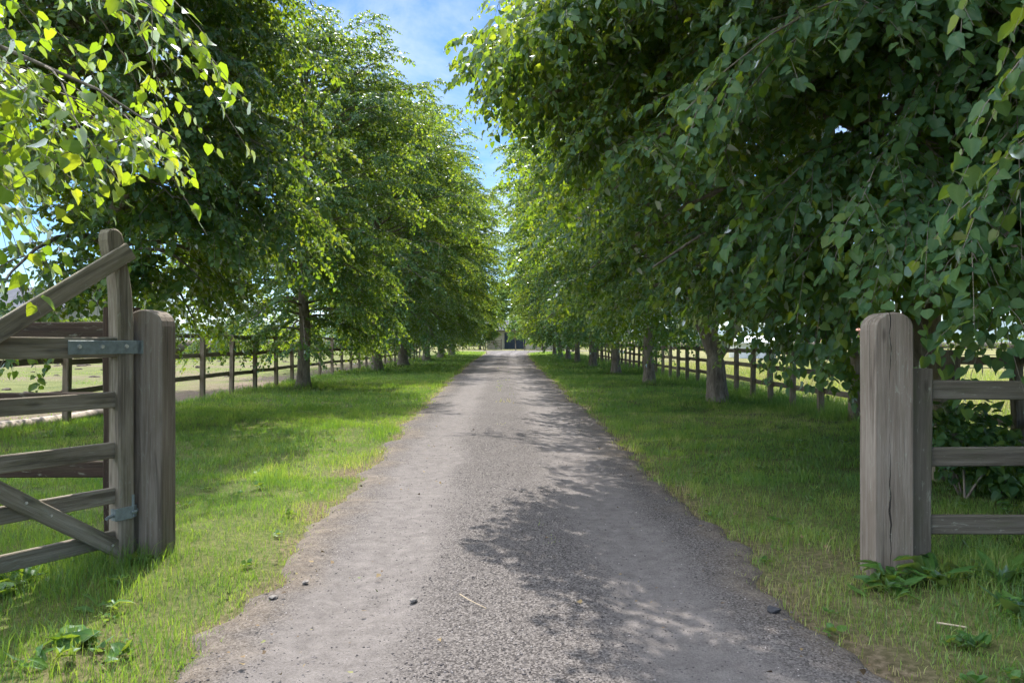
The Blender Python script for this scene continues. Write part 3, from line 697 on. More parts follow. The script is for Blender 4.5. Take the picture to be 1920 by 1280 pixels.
T = build_tree(22, clear=lambda x, y, z: ((x > -5.7) & (z < 1.85 + 0.22 * (x + 5.7))) | ((x < -7.0) & (z < 3.7)), H=11, rmax=3.2, zb=1.9, limbs=120, subs=12, twigs=8, nl=15, leaf=0.082, hi=True, trunk_r=0.16, off=L_TREES[1], twigwood=True,
               rfac=lambda az, t: 1.0 - 0.25 * max(0, math.cos(az - PI)) - 0.16 * max(0, math.cos(az)) * (t > 0.35))
place_tree(T, L_TREES[1], 'slender lime tree standing right behind the tall gate stile', GL)
ORD = ['', '', '', 'third', 'fourth', 'fifth', 'sixth', 'seventh', 'eighth', 'ninth']
# shared farther trees
V3 = [build_tree(31 + k, H=14.5 + k * 0.5, rmax=4.7, zb=2.0, limbs=115, subs=13, twigs=8, nl=12, leaf=0.112, trunk_r=0.25 + 0.02 * k, rfac=lside, off=(-6, 0), clear=lambda x, y, z: (x > -3.2) & (z < 2.2)) for k in range(3)]
for i, p in enumerate(R_TREES[3:], 3):
    place_tree(V3R[i % 2], p, f'lime tree, {["third", "fourth", "fifth", "sixth", "seventh", "eighth", "ninth"][i - 2] if i < 9 else "farthest"} trunk along the right row beyond the gatepost', GR, rz=((i * 37) % 70 - 35) * PI / 180, sc=0.95 + 0.05 * (i % 3))
for i, p in enumerate(L_TREES[2:], 2):
    place_tree(V3[(i + 1) % 3], p, f'lime tree, {["second", "third", "fourth", "fifth", "sixth", "farthest"][i - 2]} trunk along the left row beyond the gate', GL, rz=(PI if i % 2 else 0) + ((i * 53) % 50 - 25) * PI / 180, sc=(0.74, 0.86, 0.95, 1.0, 1.02, 1.0)[i - 2])

# far trees closing the view, simple crowns
FAR = build_tree(51, H=11, rmax=4.2, zb=1.6, limbs=60, subs=9, twigs=5, nl=9, leaf=0.30, trunk_r=0.2)
for (x, y, s_, lb) in [(-5.5, 129, 0.9, 'pale tree closing the end of the drive, left of the blue doors'), (5.2, 127, 0.85, 'pale tree closing the end of the drive, behind the boat'),
                       (0.3, 152, 1.25, 'broad tree rising behind the barn roof at the end of the drive'), (12, 150, 1.0, 'tree at the far end of the drive, right of the boat'), (-13, 145, 1.1, 'tree at the far end of the drive behind the small gate'),
                       (26, 150, 0.9, 'tree far behind the right row of limes'), (-26, 140, 1.1, 'tree far behind the left row of limes'),]:
    place_tree(FAR, (x, y), lb, 'trees at the far end of the drive', rz=x, sc=s_, name='broadleaf_tree', leaf='leaf_far')
# ------------------------------------------------------------------ shrub by the right fence
def leafy_lump(seed, n, c, rad, leaf, flat=1.0, shell=0.5):
    g = np.random.default_rng(seed)
    u_ = unit(g.normal(0, 1, (n, 3))); rr = (shell + (1 - shell) * g.random((n, 1))) * (0.7 + 0.5 * value_noise(u_[:, 0:1] * 3 + 9, u_[:, 1:2] * 3 + u_[:, 2:3] * 2 + 9, seed))
    p = u_ * rr * np.array(rad) + np.array(c)
    k = p[:, 2] > 0.02; p = p[k]; u_ = u_[k]; m = len(p)
    tip = unit(u_ * 0.6 + np.array([0, 0, -0.6]) + g.normal(0, 0.5, (m, 3))); nrm = unit(u_ + np.array([0, 0, 0.7]) + g.normal(0, 0.4, (m, 3)))
    return p, tip, nrm, leaf * g.uniform(0.6, 1.25, m)
def shrub(name, label, cat, base, lumps, mat, tmpl, group=None, stems=6):
    o = thing(name, label, cat, base, group)
    A = [np.concatenate(c) for c in zip(*lumps)]
    me = leaves_mesh('foliage', A[0], A[1], A[2], A[3], tmpl); link('foliage', me, mat, o)
    tb = Tubes(); g = np.random.default_rng(5)
    for k in range(stems):
        e = A[0][g.integers(len(A[0]))]; s = np.linspace(0, 1, 6)[:, None]
        P = np.array([g.normal(0, .06), g.normal(0, .06), -0.05]) * (1 - s) + e * s; P[:, 2] += 0.2 * np.sin(s[:, 0] * PI) * e[2]
        tb.add(P, np.linspace(0.012, 0.003, 6), 5)
    link('stem', tb.mesh('stem'), M['bark'], o)
    return o
sb = px(1850, 900, 6.4)
shrub('shrub', 'dark leafy shrub growing round the post behind the right side fence', 'shrub', (3.95, 6.5, 0), [
    leafy_lump(1, 700, (0, 0, 0.52), (0.42, 0.4, 0.34), 0.07), leafy_lump(2, 380, (0.35, -0.1, 0.30), (0.36, 0.4, 0.3), 0.075),
    leafy_lump(3, 260, (-0.28, 0.05, 0.62), (0.22, 0.3, 0.22), 0.07), leafy_lump(4, 200, (0.75, 0.1, 0.35), (0.3, 0.35, 0.3), 0.07)], M['leaf'], LEAF_HI)

# hedges beyond the paddocks
def hedge(label, pts, h, w, n, leaf, name='hedge', mat='leaf_hedge'):
    g = np.random.default_rng(int(abs(pts[0][0] * 7 + pts[0][1])))
    o = thing(name, label, 'hedge', (pts[0][0], pts[0][1], 0))
    P = np.asarray(pts, float); sd = np.concatenate([[0], np.cumsum(np.linalg.norm(np.diff(P, axis=0), axis=1))])
    s = g.random(n) * sd[-1]; cx = np.interp(s, sd, P[:, 0]); cy = np.interp(s, sd, P[:, 1])
    hh = h * (0.75 + 0.5 * fbm(s * 0.35, s * 0 + 2, 8)); rr = 0.8 + 0.25 * g.random(n); zq = np.where(g.random(n) < 0.3, 0.9 + 0.1 * g.random(n), g.random(n))
    dirx = np.interp(s, sd[:-1] if len(P) > 2 else [0], np.diff(P[:, 0]) / np.diff(sd)); diry = np.interp(s, sd[:-1] if len(P) > 2 else [0], np.diff(P[:, 1]) / np.diff(sd))
    lat = np.where(g.random(n) < 0.5, 1, -1) * w * rr * np.sqrt(1 - zq ** 3 * 0.95) * np.where(zq > 0.9, g.random(n), 1); z = zq * hh * (0.9 + 0.15 * rr)
    pos = np.stack([cx - diry * lat - P[0, 0], cy + dirx * lat - P[0, 1], z], -1)
    out = unit(np.stack([-diry * lat, dirx * lat, z * 0.5], -1))
    tip = unit(out * 0.5 + g.normal(0, 0.6, (n, 3))); nrm = unit(out + g.normal(0, 0.5, (n, 3)))
    link('foliage', leaves_mesh('foliage', pos, tip, nrm, leaf * g.uniform(0.6, 1.3, n), LEAF_LO), M[mat], o)
    # dense woody heart
    tb = Tubes(); k = 40; ss = np.linspace(0, sd[-1], k)
    tb.add(np.stack([np.interp(ss, sd, P[:, 0]) - P[0, 0], np.interp(ss, sd, P[:, 1]) - P[0, 1], np.full(k, h * 0.36)], -1), np.full(k, min(w, h * 0.36) * 0.6), 8, 0.1)
    link('stem', tb.mesh('stem'), M['bark'], o)
    return o
hedge('pale hedge on the far side of the left paddock below the barn roof', [(-60, 42), (-38, 46), (-22, 60), (-13, 100)], 2.6, 1.2, 26000, 0.17)
hedge('low hedge along the far side of the dry right field', [(13, 140), (50, 120), (140, 110)], 2.2, 1.5, 12000, 0.3)

# ------------------------------------------------------------------ gateposts
def gatepost(label, xc, yc, w, d, top, mat=M['post_wood'], rz=0):
    o = thing('gatepost', label, 'gatepost', (xc, yc, 0), 'round topped gateposts either side of the drive')
    prof = [(-w / 2, -0.3), (w / 2, -0.3)]
    rise = 0.105
    for i in range(0, 13):
        a_ = PI * i / 12
        prof.append((w / 2 * math.cos(a_), top - rise + rise * math.sin(a_) ** 0.85 if math.sin(a_) > 0 else top - rise))
    g = Geo(); prism(g, prof, (xc, yc, 0), (1, 0, 0), (0, 0, 1), (0, 1, 0), d, 0.009)
    # prism extrudes along +an; profile is counter-clockwise seen from -Y
    part('post', g, mat, o)
    return o
gatepost('round topped wooden gatepost at the left with the gate hung on it', -2.29, 4.74, 0.225, 0.20, 1.58)
gatepost('free standing round topped wooden gatepost right of the drive', 2.185, 4.36, 0.225, 0.19, 1.548)

# ------------------------------------------------------------------ gate
O = Vector((-2.375, 4.631, 0)); gu = Vector((-0.51, -0.86, 0)).normalized(); gn = Vector((0.86, -0.51, 0)).normalized(); up3 = Vector((0, 0, 1))
gate = thing('field_gate', 'five bar wooden field gate swung open with tall curved hinge stile', 'gate', O)
def G(u_, n_, z_): return O + gu * u_ + gn * n_ + up3 * z_
g = Geo()
prof = [(0, -0.0 + 0.03), (0.0, 1.32), (0.0, 1.5), (0.012, 1.68), (0.03, 1.80), (0.055, 1.90), (0.06, 1.95), (0.065, 2.0), (0.078, 2.035), (0.10, 2.055), (0.125, 2.062), (0.15, 2.055), (0.163, 2.03),
        (0.165, 1.99), (0.155, 1.93), (0.135, 1.86), (0.118, 1.78), (0.108, 1.68), (0.102, 1.5), (0.10, 1.32), (0.10, 0.03)]
prof = [(a_, b_) for a_, b_ in prof]
# outline runs clockwise in (u,z): reverse for prism
prism(g, prof[::-1], O, gu, up3, gn, 0.12, 0.012)
part('stile', g, M['gate_wood'], gate)
GL_ = 3.3
def rail(z0, z1, th, hgt, u0=0.09, u1=GL_, n_=0.0, nm='rail', mat='gate_wood'):
    g = Geo(); beam(g, G(u0, n_, z0), G(u1, n_, z1), th, hgt, ch=0.005); return part(nm, g, M[mat], gate)
rail(1.344, 1.344, 0.075, 0.122, nm='top_rail')
for z in (1.025, 0.72, 0.447, 0.185): rail(z, z, 0.034, 0.096)
g = Geo(); beam(g, G(0.045, 0.080, 1.932), G(1.12, 0.0575, 1.19), 0.036, 0.105, ch=0.005); part('brace', g, M['gate_wood'], gate)
g = Geo(); beam(g, G(0.075, 0.0345, 0.11), G(1.75, 0.0345, 1.28), 0.032, 0.098, ch=0.005); part('brace', g, M['gate_wood'], gate)
g = Geo(); beam(g, G(1.75, 0.0, 0.14), G(1.75, 0.0, 1.283), 0.05, 0.09, up=gu, ch=0.005); part('upright', g, M['gate_wood'], gate)
g = Geo(); beam(g, G(GL_, 0.0, 0.05), G(GL_, 0.0, 1.42), 0.075, 0.09, up=gu, ch=0.006); part('latch_stile', g, M['gate_wood'], gate)
# hinge strap
g = Geo(); beam(g, G(-0.035, 0.0645, 1.345), G(0.405, 0.0645, 1.345), 0.007, 0.082, ch=0.003, jit=0); beam(g, G(-0.035, 0.03, 1.345), G(-0.035, 0.068, 1.345), 0.05, 0.082, ch=0.003, jit=0)
cyl(g, G(-0.05, 0.028, 1.28), G(-0.05, 0.028, 1.40), 0.017)
st = part('hinge_strap', g, M['steel'], gate)
for u_ in (0.06, 0.21, 0.345):
    g = Geo(); cyl(g, G(u_, 0.067, 1.35), G(u_, 0.078, 1.35), 0.014, 0.011, 8); part('bolt', g, M['bolt'], st)
g = Geo(); beam(g, G(0.02, 0.064, 0.335), G(0.125, 0.064, 0.335), 0.007, 0.075, ch=0.002, jit=0); beam(g, G(0.125, 0.02, 0.335), G(0.125, 0.067, 0.335), 0.008, 0.07, ch=0.002, jit=0)
cyl(g, G(0.12, 0.04, 0.335), G(0.19, 0.075, 0.328), 0.011, 0.009); cyl(g, G(-0.005, 0.066, 0.335), G(0.03, 0.066, 0.335), 0.012)
part('lower_hinge', g, M['steel'], gate)
g = Geo(); cyl(g, (-2.335, 4.595, 0.31), (-2.335, 4.595, 0.44), 0.012); quadbox(g, -2.372, -2.318, 4.580, 4.612, 0.305, 0.375); cyl(g, (-2.335, 4.6, 0.335), (-2.335, 4.66, 0.335), 0.014)
part('hinge_pin', g, M['steel'], gate)
for u_, z_ in ((0.135, 0.155), (0.49, 0.405), (0.62, 0.50), (0.875, 0.68)):
    g = Geo(); cyl(g, G(u_, 0.049, z_), G(u_, 0.056, z_), 0.009, 0.007, 8); part('bolt', g, M['bolt'], gate)

# ------------------------------------------------------------------ side fences by the gateposts
def fence(name, label, posts, rails, mat, group=None, pw=0.10, pd=0.10, base=(0, 0, 0), topz=None):
    o = thing(name, label, 'fence', base, group)
    for p in posts:
        x, y, h = p[:3]; w_ = p[3] if len(p) > 3 else pw
        g = Geo(); z_ = float(gz(x, y))
        beam(g, (x, y, -0.25), (x + random.uniform(-.012, .012), y + random.uniform(-.012, .012), h + random.uniform(-.015, .015)), w_, p[4] if len(p) > 4 else pd, up=(0, 1, 0), ch=0.008, jit=0.004)
        part('post', g, p[5] if len(p) > 5 else mat, o)
    for q in rails:
        g = Geo(); beam(g, q[0], q[1], q[2], q[3], ch=0.006, jit=0.004, seg=0.6); part('rail', g, mat, o)
    return o
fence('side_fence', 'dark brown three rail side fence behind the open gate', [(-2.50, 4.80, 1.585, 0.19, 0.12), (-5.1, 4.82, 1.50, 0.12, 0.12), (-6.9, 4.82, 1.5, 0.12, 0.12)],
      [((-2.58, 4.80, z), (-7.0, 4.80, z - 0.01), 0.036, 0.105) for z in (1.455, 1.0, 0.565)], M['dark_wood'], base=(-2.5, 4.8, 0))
fence('side_fence', 'three rail side fence running right from the right gatepost', [(2.39, 4.42, 1.222, 0.125, 0.10), (4.6, 4.45, 1.22, 0.12, 0.12), (6.4, 4.45, 1.2, 0.12, 0.12)],
      [((2.452, 4.42, z), (6.5, 4.42, z), 0.038, 0.112) for z in (1.092, 0.70, 0.297)], M['rail_wood'], base=(2.39, 4.42, 0))

# paddock fences along the drive
def run_fence(label, x0, ys_, ztops, h, mat, big=(), base=None, wob=0.06, name='paddock_fence', railx=0.06):
    o = thing(name, label, 'fence', (x0, ys_[0], 0), 'post and rail paddock fences')
    P = []
    for i, y in enumerate(ys_):
        x = x0 + random.uniform(-wob, wob) * 0.5
        if i in big: w_ = d_ = 0.22; hh = h + 0.03
        else: w_ = d_ = 0.105; hh = h + random.uniform(-0.03, 0.04)
        g = Geo(); beam(g, (x, y, -0.2), (x + random.uniform(-.03, .03), y + random.uniform(-.03, .03), hh), w_, d_, up=(0, 1, 0), ch=0.008, jit=0.005); part('post', g, mat, o); P.append((x, y))
    sgn = 1 if railx > 0 else -1
    for z in ztops:
        for i in range(0, len(P) - 1):
            j = i + 1
            za = z + random.uniform(-0.012, 0.012)
            g = Geo(); beam(g, (P[i][0] + railx, P[i][1] + 0.003, za), (P[j][0] + railx, P[j][1] - 0.003, za + random.uniform(-.02, .02)), 0.032, 0.10, ch=0.005, jit=0.004, seg=0.5); part('rail', g, mat, o)
    return o
random.seed(3)
ly = [8.5, 10.3, 12.1] + [13.85 + 1.78 * k for k in range(26)]
run_fence('post and rail fence along the muddy left paddock', -7.2, ly, (1.50, 1.05, 0.55), 1.56, M['fence_wood'], railx=-0.07)
ry_ = [7.0, 8.45, 9.8, 11.1, 12.5] + [13.9 + 1.33 * k for k in range(29)]
run_fence('post and rail fence along the dry right paddock', 5.75, ry_, (1.15, 0.80, 0.44), 1.24, M['fence_wood'], big=(4,), railx=0.07)
# stout old post inside the right verge
o = thing('strainer_post', 'thick weathered post standing behind the right side fence in the shrub', 'post', (4.15, 7.2, 0))
g = Geo(); beam(g, (4.15, 7.2, -0.2), (4.17, 7.2, 1.29), 0.215, 0.2, up=(0, 1, 0), ch=0.02, jit=0.008); part('post', g, M['fence_wood'], o)
# iron railing across the right field
o = thing('iron_railing', 'thin iron estate railing crossing the dry right field', 'railing', (14, 30, 0))
for k in range(14):
    g = Geo(); cyl(g, (14 + 2.2 * k, 30 - 0.4 * k, -0.1), (14 + 2.2 * k, 30 - 0.4 * k, 1.15), 0.022, n=6); part('post', g, M['iron'], o)
for z in (1.12, 0.85, 0.6, 0.35):
    g = Geo(); cyl(g, (14, 30, z), (14 + 2.2 * 13, 30 - 0.4 * 13, z), 0.016, n=6); part('rail', g, M['iron'], o)

# log along the left fence, clods on the paddock
tb = Tubes(); s = np.linspace(0, 1, 14)
tb.add(np.stack([-7.42 - 0.05 * np.sin(s * 5), 9.0 + 5.2 * s, 0.10 + 0.02 * np.sin(s * 7)], -1) - np.array([-7.4, 11.5, 0]), 0.115 * (1 - 0.3 * s), 10, 0.12)
o = thing('log', 'pale dead log lying along the foot of the left fence', 'log', (-7.4, 11.5, 0.0)); link('trunk', tb.mesh('trunk'), M['log'], o)
def lump(name, label, cat, loc, r_, mat, seed, flat=0.55, group=None, kind=None):
    g = np.random.default_rng(seed)
    import bmesh
    bm = bmesh.new(); bmesh.ops.create_icosphere(bm, subdivisions=2, radius=1)
    for v in bm.verts:
        k_ = 1 + 0.85 * (float(value_noise(v.co.x * 2 + 9 + seed, v.co.y * 2 + v.co.z * 1.7 + 9, seed)) - 0.5) + g.normal(0, 0.04)
        v.co = Vector((v.co.x * k_ * r_ * g.uniform(.97, 1.03), v.co.y * k_ * r_ * 0.8, v.co.z * k_ * r_ * flat))
    me = bpy.data.meshes.new(name); bm.to_mesh(me); bm.free()
    o = link(name, me, mat); o.location = loc; o.rotation_euler = (0, 0, seed * 1.7)
    return tag(o, label, cat, group, kind)
g = np.random.default_rng(77); mp_ = None
protos = [lump('dung_heap', 'dark dung clod on the left paddock', 'clod', (-10, 15, 0.0), 0.16, M['dung'], 5 + k, 0.35, 'dark clods scattered on the left paddock') for k in range(3)]
for k in range(60):
    y = 11 + 45 * g.random() ** 1.3; x = -8.0 - (0.5 + 0.68 * y - 8) * g.random() if 0.68 * y > 8.2 else -8.0 - g.random()
    o = protos[k] if k < 3 else protos[k % 3].copy()
    if k >= 3: COL.objects.link(o)
    o.location = (x, y, float(gz(x, y)) + 0.005); s_ = g.uniform(0.5, 1.5); o.scale = (s_, s_, s_ * g.uniform(0.7, 1.2)); o.rotation_euler = (0, 0, g.uniform(0, 6))
# stones on the drive
lump('stone', 'small pale stone lying on the left wheel track of the drive', 'stone', (-0.51, 3.87, 0.042), 0.024, M['stone'], 21, 0.5)
lump('stone', 'dark stone in the shade near the right drive edge', 'stone', (1.31, 3.74, 0.035), 0.030, M['dark_stone'], 22, 0.6)
lump('stone', 'small flat stone at the left drive edge, further from the camera than its neighbour', 'stone', (-1.16, 4.20, 0.03), 0.022, M['stone'], 23, 0.3)
lump('stone', 'flat grey stone at the left drive edge, nearest the camera', 'stone', (-1.26, 3.95, 0.03), 0.026, M['stone'], 24, 0.35)
tb = Tubes(); P = np.array([px(862, 1132, 3.93), px(880, 1145, 3.84), px(912, 1160, 3.72)]); P[:, 2] = 0.052
tb.add(P - P[1], np.array([0.003, 0.0025, 0.002]), 5); o = link('twig', tb.mesh('twig'), M['twig']); o.location = P[1]; tag(o, 'thin pale bent twig lying on the drive', 'twig')
tb = Tubes(); P = np.array([(2.02, 3.55, 0.045), (2.12, 3.48, 0.05)]); tb.add(P - P[0], np.array([0.006, 0.004]), 5); o = link('twig', tb.mesh('twig'), M['twig']); o.location = P[0]; tag(o, 'short dry stick in the grass right of the drive', 'twig')

# small rosettes of clover and plantain in the turf (uncountable)
nr = 260; ry0 = 2.5 + 9 * rng.random(nr) ** 1.3; rx0 = np.where(rng.random(nr) < 0.5, -1, 1) * (1.5 + rng.random(nr) * (0.72 * ry0 - 1.0).clip(0.3))
ok_ = verge_mask(rx0, ry0); rx0, ry0 = rx0[ok_], ry0[ok_]; nr = len(rx0); q8 = 9
an_ = rng.random((nr, q8)) * 6.28; el_ = rng.uniform(0.1, 0.9, (nr, q8)); rs_ = (0.018 + 0.04 * rng.random(nr) ** 2)[:, None]
tp_ = np.stack([np.cos(an_) * np.cos(el_), np.sin(an_) * np.cos(el_), np.sin(el_)], -1)
ps_ = np.stack([rx0[:, None] + 0 * an_, ry0[:, None] + 0 * an_, (gz(rx0, ry0) + 0.018)[:, None] + 0 * an_], -1) + tp_ * rs_[..., None] * 0.5 + rng.normal(0, 0.015, (nr, q8, 3)) * np.array([1, 1, 0])
me = leaves_mesh('ground_plants', ps_.reshape(-1, 3), tp_.reshape(-1, 3), np.array([0, 0, 1.0]) + rng.normal(0, 0.3, (nr * q8, 3)), (rs_ * rng.uniform(0.6, 1.3, (nr, q8))).ravel(), LEAF_HI)
tag(link('ground_plants', me, M['leaf_weed']), kind='stuff')
# weeds
def weed(label, xy, n, size, seed, spread=0.15, erect=0.6, tmpl=LEAF_LONG, group='broad leaved weeds by the gateposts'):
    g = np.random.default_rng(seed); a_ = g.random(n) * 6.28; e = g.uniform(0.25, 1.1, n) * erect
    tip = np.stack([np.cos(a_) * np.cos(e), np.sin(a_) * np.cos(e), np.sin(e)], -1)
    pos = np.stack([g.normal(0, spread * 0.3, n), g.normal(0, spread * 0.3, n), np.full(n, 0.0)], -1) + tip * 0.02
    nrm = unit(np.array([0, 0, 1.0]) + g.normal(0, 0.25, (n, 3)))
    o = link('weed', leaves_mesh('weed', pos, tip, nrm, size * g.uniform(0.55, 1.2, n), tmpl), M['leaf_weed'])
    o.location = (xy[0], xy[1], float(gz(xy[0], xy[1]))); return tag(o, label, 'weed', group)
for i, (lb, xy, n_, s_, tm) in enumerate([
    ('leafy weed at the foot of the right gatepost', (2.12, 4.18, 0), 26, 0.19, LEAF_LONG), ('broad weed right of the right gatepost, in front of its fence', (2.38, 4.22, 0), 22, 0.22, LEAF_LONG),
    ('low weed in front of the right gatepost', (2.02, 4.02, 0), 18, 0.14, LEAF_LONG), ('upright weed under the right side fence', (2.75, 4.2, 0), 22, 0.2, LEAF_LONG),
    ('tall grassy weed at the right edge under the side fence', (2.55, 3.72, 0), 24, 0.2, LEAF_LONG),
    ('broad leaved dock in the shade under the gate', (-2.72, 4.15, 0), 16, 0.16, LEAF_LONG), ('round leaved weed in sunlit grass left of the drive', (-1.98, 3.35, 0), 16, 0.10, LEAF_HI),
    ('single upright dock leaf beside the left gatepost', (-2.0, 3.78, 0), 6, 0.14, LEAF_LONG), ('yellow green weed on the lower left grass', (-1.95, 3.12, 0), 14, 0.11, LEAF_LONG),
    ('dark broad leaf clump at the left edge below the gate', (-2.75, 3.95, 0), 14, 0.12, LEAF_HI)]):
    weed(lb, xy, n_, s_, 100 + i, tmpl=tm)

# ------------------------------------------------------------------ far buildings and objects
def barn(label, x0, x1, y0, y1, eave, ridge, wallm, roofm, rz=0, axis='x', door=None, chim=False, name='barn', windows=()):
    cx, cy = (x0 + x1) / 2, (y0 + y1) / 2
    o = thing(name, label, 'house' if name == 'house' else 'barn', (cx, cy, 0))
    g = Geo(); ov = 0.35
    if axis == 'x':
        vs = [(x0, y0, -.3), (x1, y0, -.3), (x1, y1, -.3), (x0, y1, -.3), (x0, y0, eave), (x1, y0, eave), (x1, y1, eave), (x0, y1, eave), (x0, cy, ridge - .05), (x1, cy, ridge - .05)]
        g.add(vs, [(0, 1, 5, 4), (2, 3, 7, 6), (1, 2, 6, 9, 5), (3, 0, 4, 8, 7)])
        rv = [(x0 - ov, y0 - ov, eave - .12), (x1 + ov, y0 - ov, eave - .12), (x1 + ov, cy, ridge), (x0 - ov, cy, ridge), (x1 + ov, y1 + ov, eave - .12), (x0 - ov, y1 + ov, eave - .12)]
    else:
        vs = [(x0, y0, -.3), (x1, y0, -.3), (x1, y1, -.3), (x0, y1, -.3), (x0, y0, eave), (x1, y0, eave), (x1, y1, eave), (x0, y1, eave), (cx, y0, ridge - .05), (cx, y1, ridge - .05)]
        g.add(vs, [(0, 1, 5, 8, 4), (2, 3, 7, 9, 6), (1, 2, 6, 5), (3, 0, 4, 7)])
        rv = [(x0 - ov, y0 - ov, eave - .12), (x0 - ov, y1 + ov, eave - .12), (cx, y1 + ov, ridge), (cx, y0 - ov, ridge), (x1 + ov, y1 + ov, eave - .12), (x1 + ov, y0 - ov, eave - .12)]
    part('wall', g, wallm, o)
    g = Geo(); lo = [(a, b, c + .10) for a, b, c in rv]; g.add(rv + lo, [(0, 1, 2, 3), (3, 2, 4, 5), (6, 9, 8, 7), (9, 11, 10, 8), (0, 6, 7, 1), (5, 4, 10, 11), (0, 3, 9, 6), (3, 5, 11, 9), (1, 7, 8, 2), (2, 8, 10, 4)])
    rf = part('roof', g, roofm, o)
    if chim:
        g = Geo(); quadbox(g, cx - .4, cx + .4, cy - .35, cy + .35, ridge - .4, ridge + 1.0); part('chimney', g, M['brick'], rf)
    if door:
        for a, b in door[0]:
            g = Geo(); quadbox(g, a, b, y0 - 0.06, y0 + 0.02, 0, door[1]); part('door', g, M['blue_door'], o)
    for a, b, c, d in windows:
        g = Geo(); quadbox(g, a, b, y0 - 0.05, y0 + 0.02, c, d); w_ = part('window', g, M['white'], o)
        g = Geo(); quadbox(g, a + .12, b - .12, y0 - 0.056, y0, c + .12, d - .12); part('pane', g, M['glass'], w_)
    return o
barn('grey roofed barn behind the hedge at the left edge', -62, -36.5, 60, 70, 3.9, 6.0, M['pale_wall'], M['roof'])
barn('pale barn with dark blue double doors at the end of the drive', -4.5, 9.5, 134, 142, 3.4, 5.2, M['pale_wall'], M['roof'], door=([(-1.35, 0.55), (0.60, 2.4)], 2.9))
barn('white low shed beyond the right paddock', 18.3, 21.2, 60, 63, 1.35, 1.75, M['white'], M['white'])
barn('red tiled house far beyond the right paddock', 52, 66, 120, 128, 3.2, 6.0, M['brick'], M['tile'], chim=True, name='house', windows=[(54, 55.4, 1.2, 2.4), (58, 59.4, 1.2, 2.4), (62, 63.4, 1.2, 2.4)])
# small gate at the end
o = thing('farm_gate', 'small pale gate standing shut at the end of the drive', 'gate', (-4.2, 122, 0))
for x in (-4.35, -1.75):
    g = Geo(); beam(g, (x, 122, -.1), (x, 122, 1.75), 0.2, 0.2, up=(0, 1, 0)); part('post', g, M['rail_wood'], o)
for z in (1.45, 1.1, 0.75, 0.4):
    g = Geo(); beam(g, (-4.25, 122, z), (-1.85, 122, z), 0.06, 0.11); part('rail', g, M['rail_wood'], o)
for a_, b_ in ((-4.2, -3.05), (-1.9, -3.05)):
    g = Geo(); beam(g, (a_, 121.93, 0.4), (b_, 121.93, 1.45), 0.06, 0.1); part('brace', g, M['rail_wood'], o)
o = thing('low_fence', 'low rail fence left of the small gate at the end of the drive', 'fence', (-12, 122, 0))
for x in (-12, -9.5, -7, -4.7):
    g = Geo(); beam(g, (x, 122, -.1), (x, 122, 0.9), 0.15, 0.15, up=(0, 1, 0)); part('post', g, M['rail_wood'], o)
g = Geo(); beam(g, (-12.2, 122, 0.6), (-4.6, 122, 0.6), 0.06, 0.14); part('rail', g, M['rail_wood'], o)
# staked young trees in front of the barn
YT = build_tree(61, H=5.5, rmax=1.1, zb=2.0, limbs=18, subs=5, twigs=4, nl=8, leaf=0.22, trunk_r=0.07)
place_tree(YT, (0.6, 119), 'young slim tree in front of the blue doors', 'young trees at the end of the drive', name='young_tree', leaf='leaf_far')
place_tree(YT, (1.95, 117), 'young slim tree right of the blue doors', 'young trees at the end of the drive', rz=2, sc=0.9, name='young_tree', leaf='leaf_far')
place_tree(YT, (3.6, 112), 'bushy young tree beside the boat', 'young trees at the end of the drive', rz=4, sc=0.8, name='young_tree', leaf='leaf_hedge')
# boat on the grass
bo = thing('boat', 'small boat with raised bow parked under the right trees at the far end', 'boat', (6.2, 100, 0))
vs = []; N = 9
for i in range(N):
    s = i / (N - 1); x = 4.0 + 5.0 * s
    hw = 1.15 * math.sin(min(1, s * 1.35 + 0.02) * PI / 2) ** 0.8; dk = 2.15 - 0.5 * s ** 0.7; kl = 0.35 + 1.3 * (1 - s) ** 2.6
    vs += [(x, 100 - hw, dk), (x, 100 - hw * 0.75, (dk + kl) / 2 - .1), (x, 100, kl), (x, 100 + hw * 0.75, (dk + kl) / 2 - .1), (x, 100 + hw, dk)]
fs = []
for i in range(N - 1):
    for j in range(4): fs.append((i * 5 + j, i * 5 + j + 1, (i + 1) * 5 + j + 1, (i + 1) * 5 + j))
fs.append(tuple((N - 1) * 5 + j for j in range(5)))
g = Geo(); g.add(vs, fs); part('hull', g, M['hull'], bo, True)
g = Geo(); dv = []
for i in range(N): dv += [tuple(Vector(vs[i * 5]) + Vector((0, 0, .03))), tuple(Vector(vs[i * 5 + 4]) + Vector((0, 0, .03)))]
g.add(dv, [(2 * i, 2 * i + 2, 2 * i + 3, 2 * i + 1) for i in range(N - 1)]); part('deck', g, M['deck'], bo)
g = Geo(); prism(g, [(5.9, 1.7), (8.6, 1.6), (8.6, 2.55), (6.5, 2.6)], (0, 100, 0), (1, 0, 0), (0, 0, 1), (0, 1, 0), 1.3, 0.05); part('cabin', g, M['white'], bo)
g = Geo()
for x in (4.9, 5.6, 7.0): cyl(g, (x, 99.3, 1.9), (x, 99.3, 3.05), 0.035, n=6)
cyl(g, (4.5, 99.3, 3.05), (7.2, 99.3, 3.05), 0.04, n=6); part('railing', g, M['white'], bo)
g = Geo(); quadbox(g, 6.0, 6.3, 99.5, 100.5, 0, 0.8); quadbox(g, 8.0, 8.3, 99.5, 100.5, 0, 0.6); part('cradle', g, M['iron'], bo)

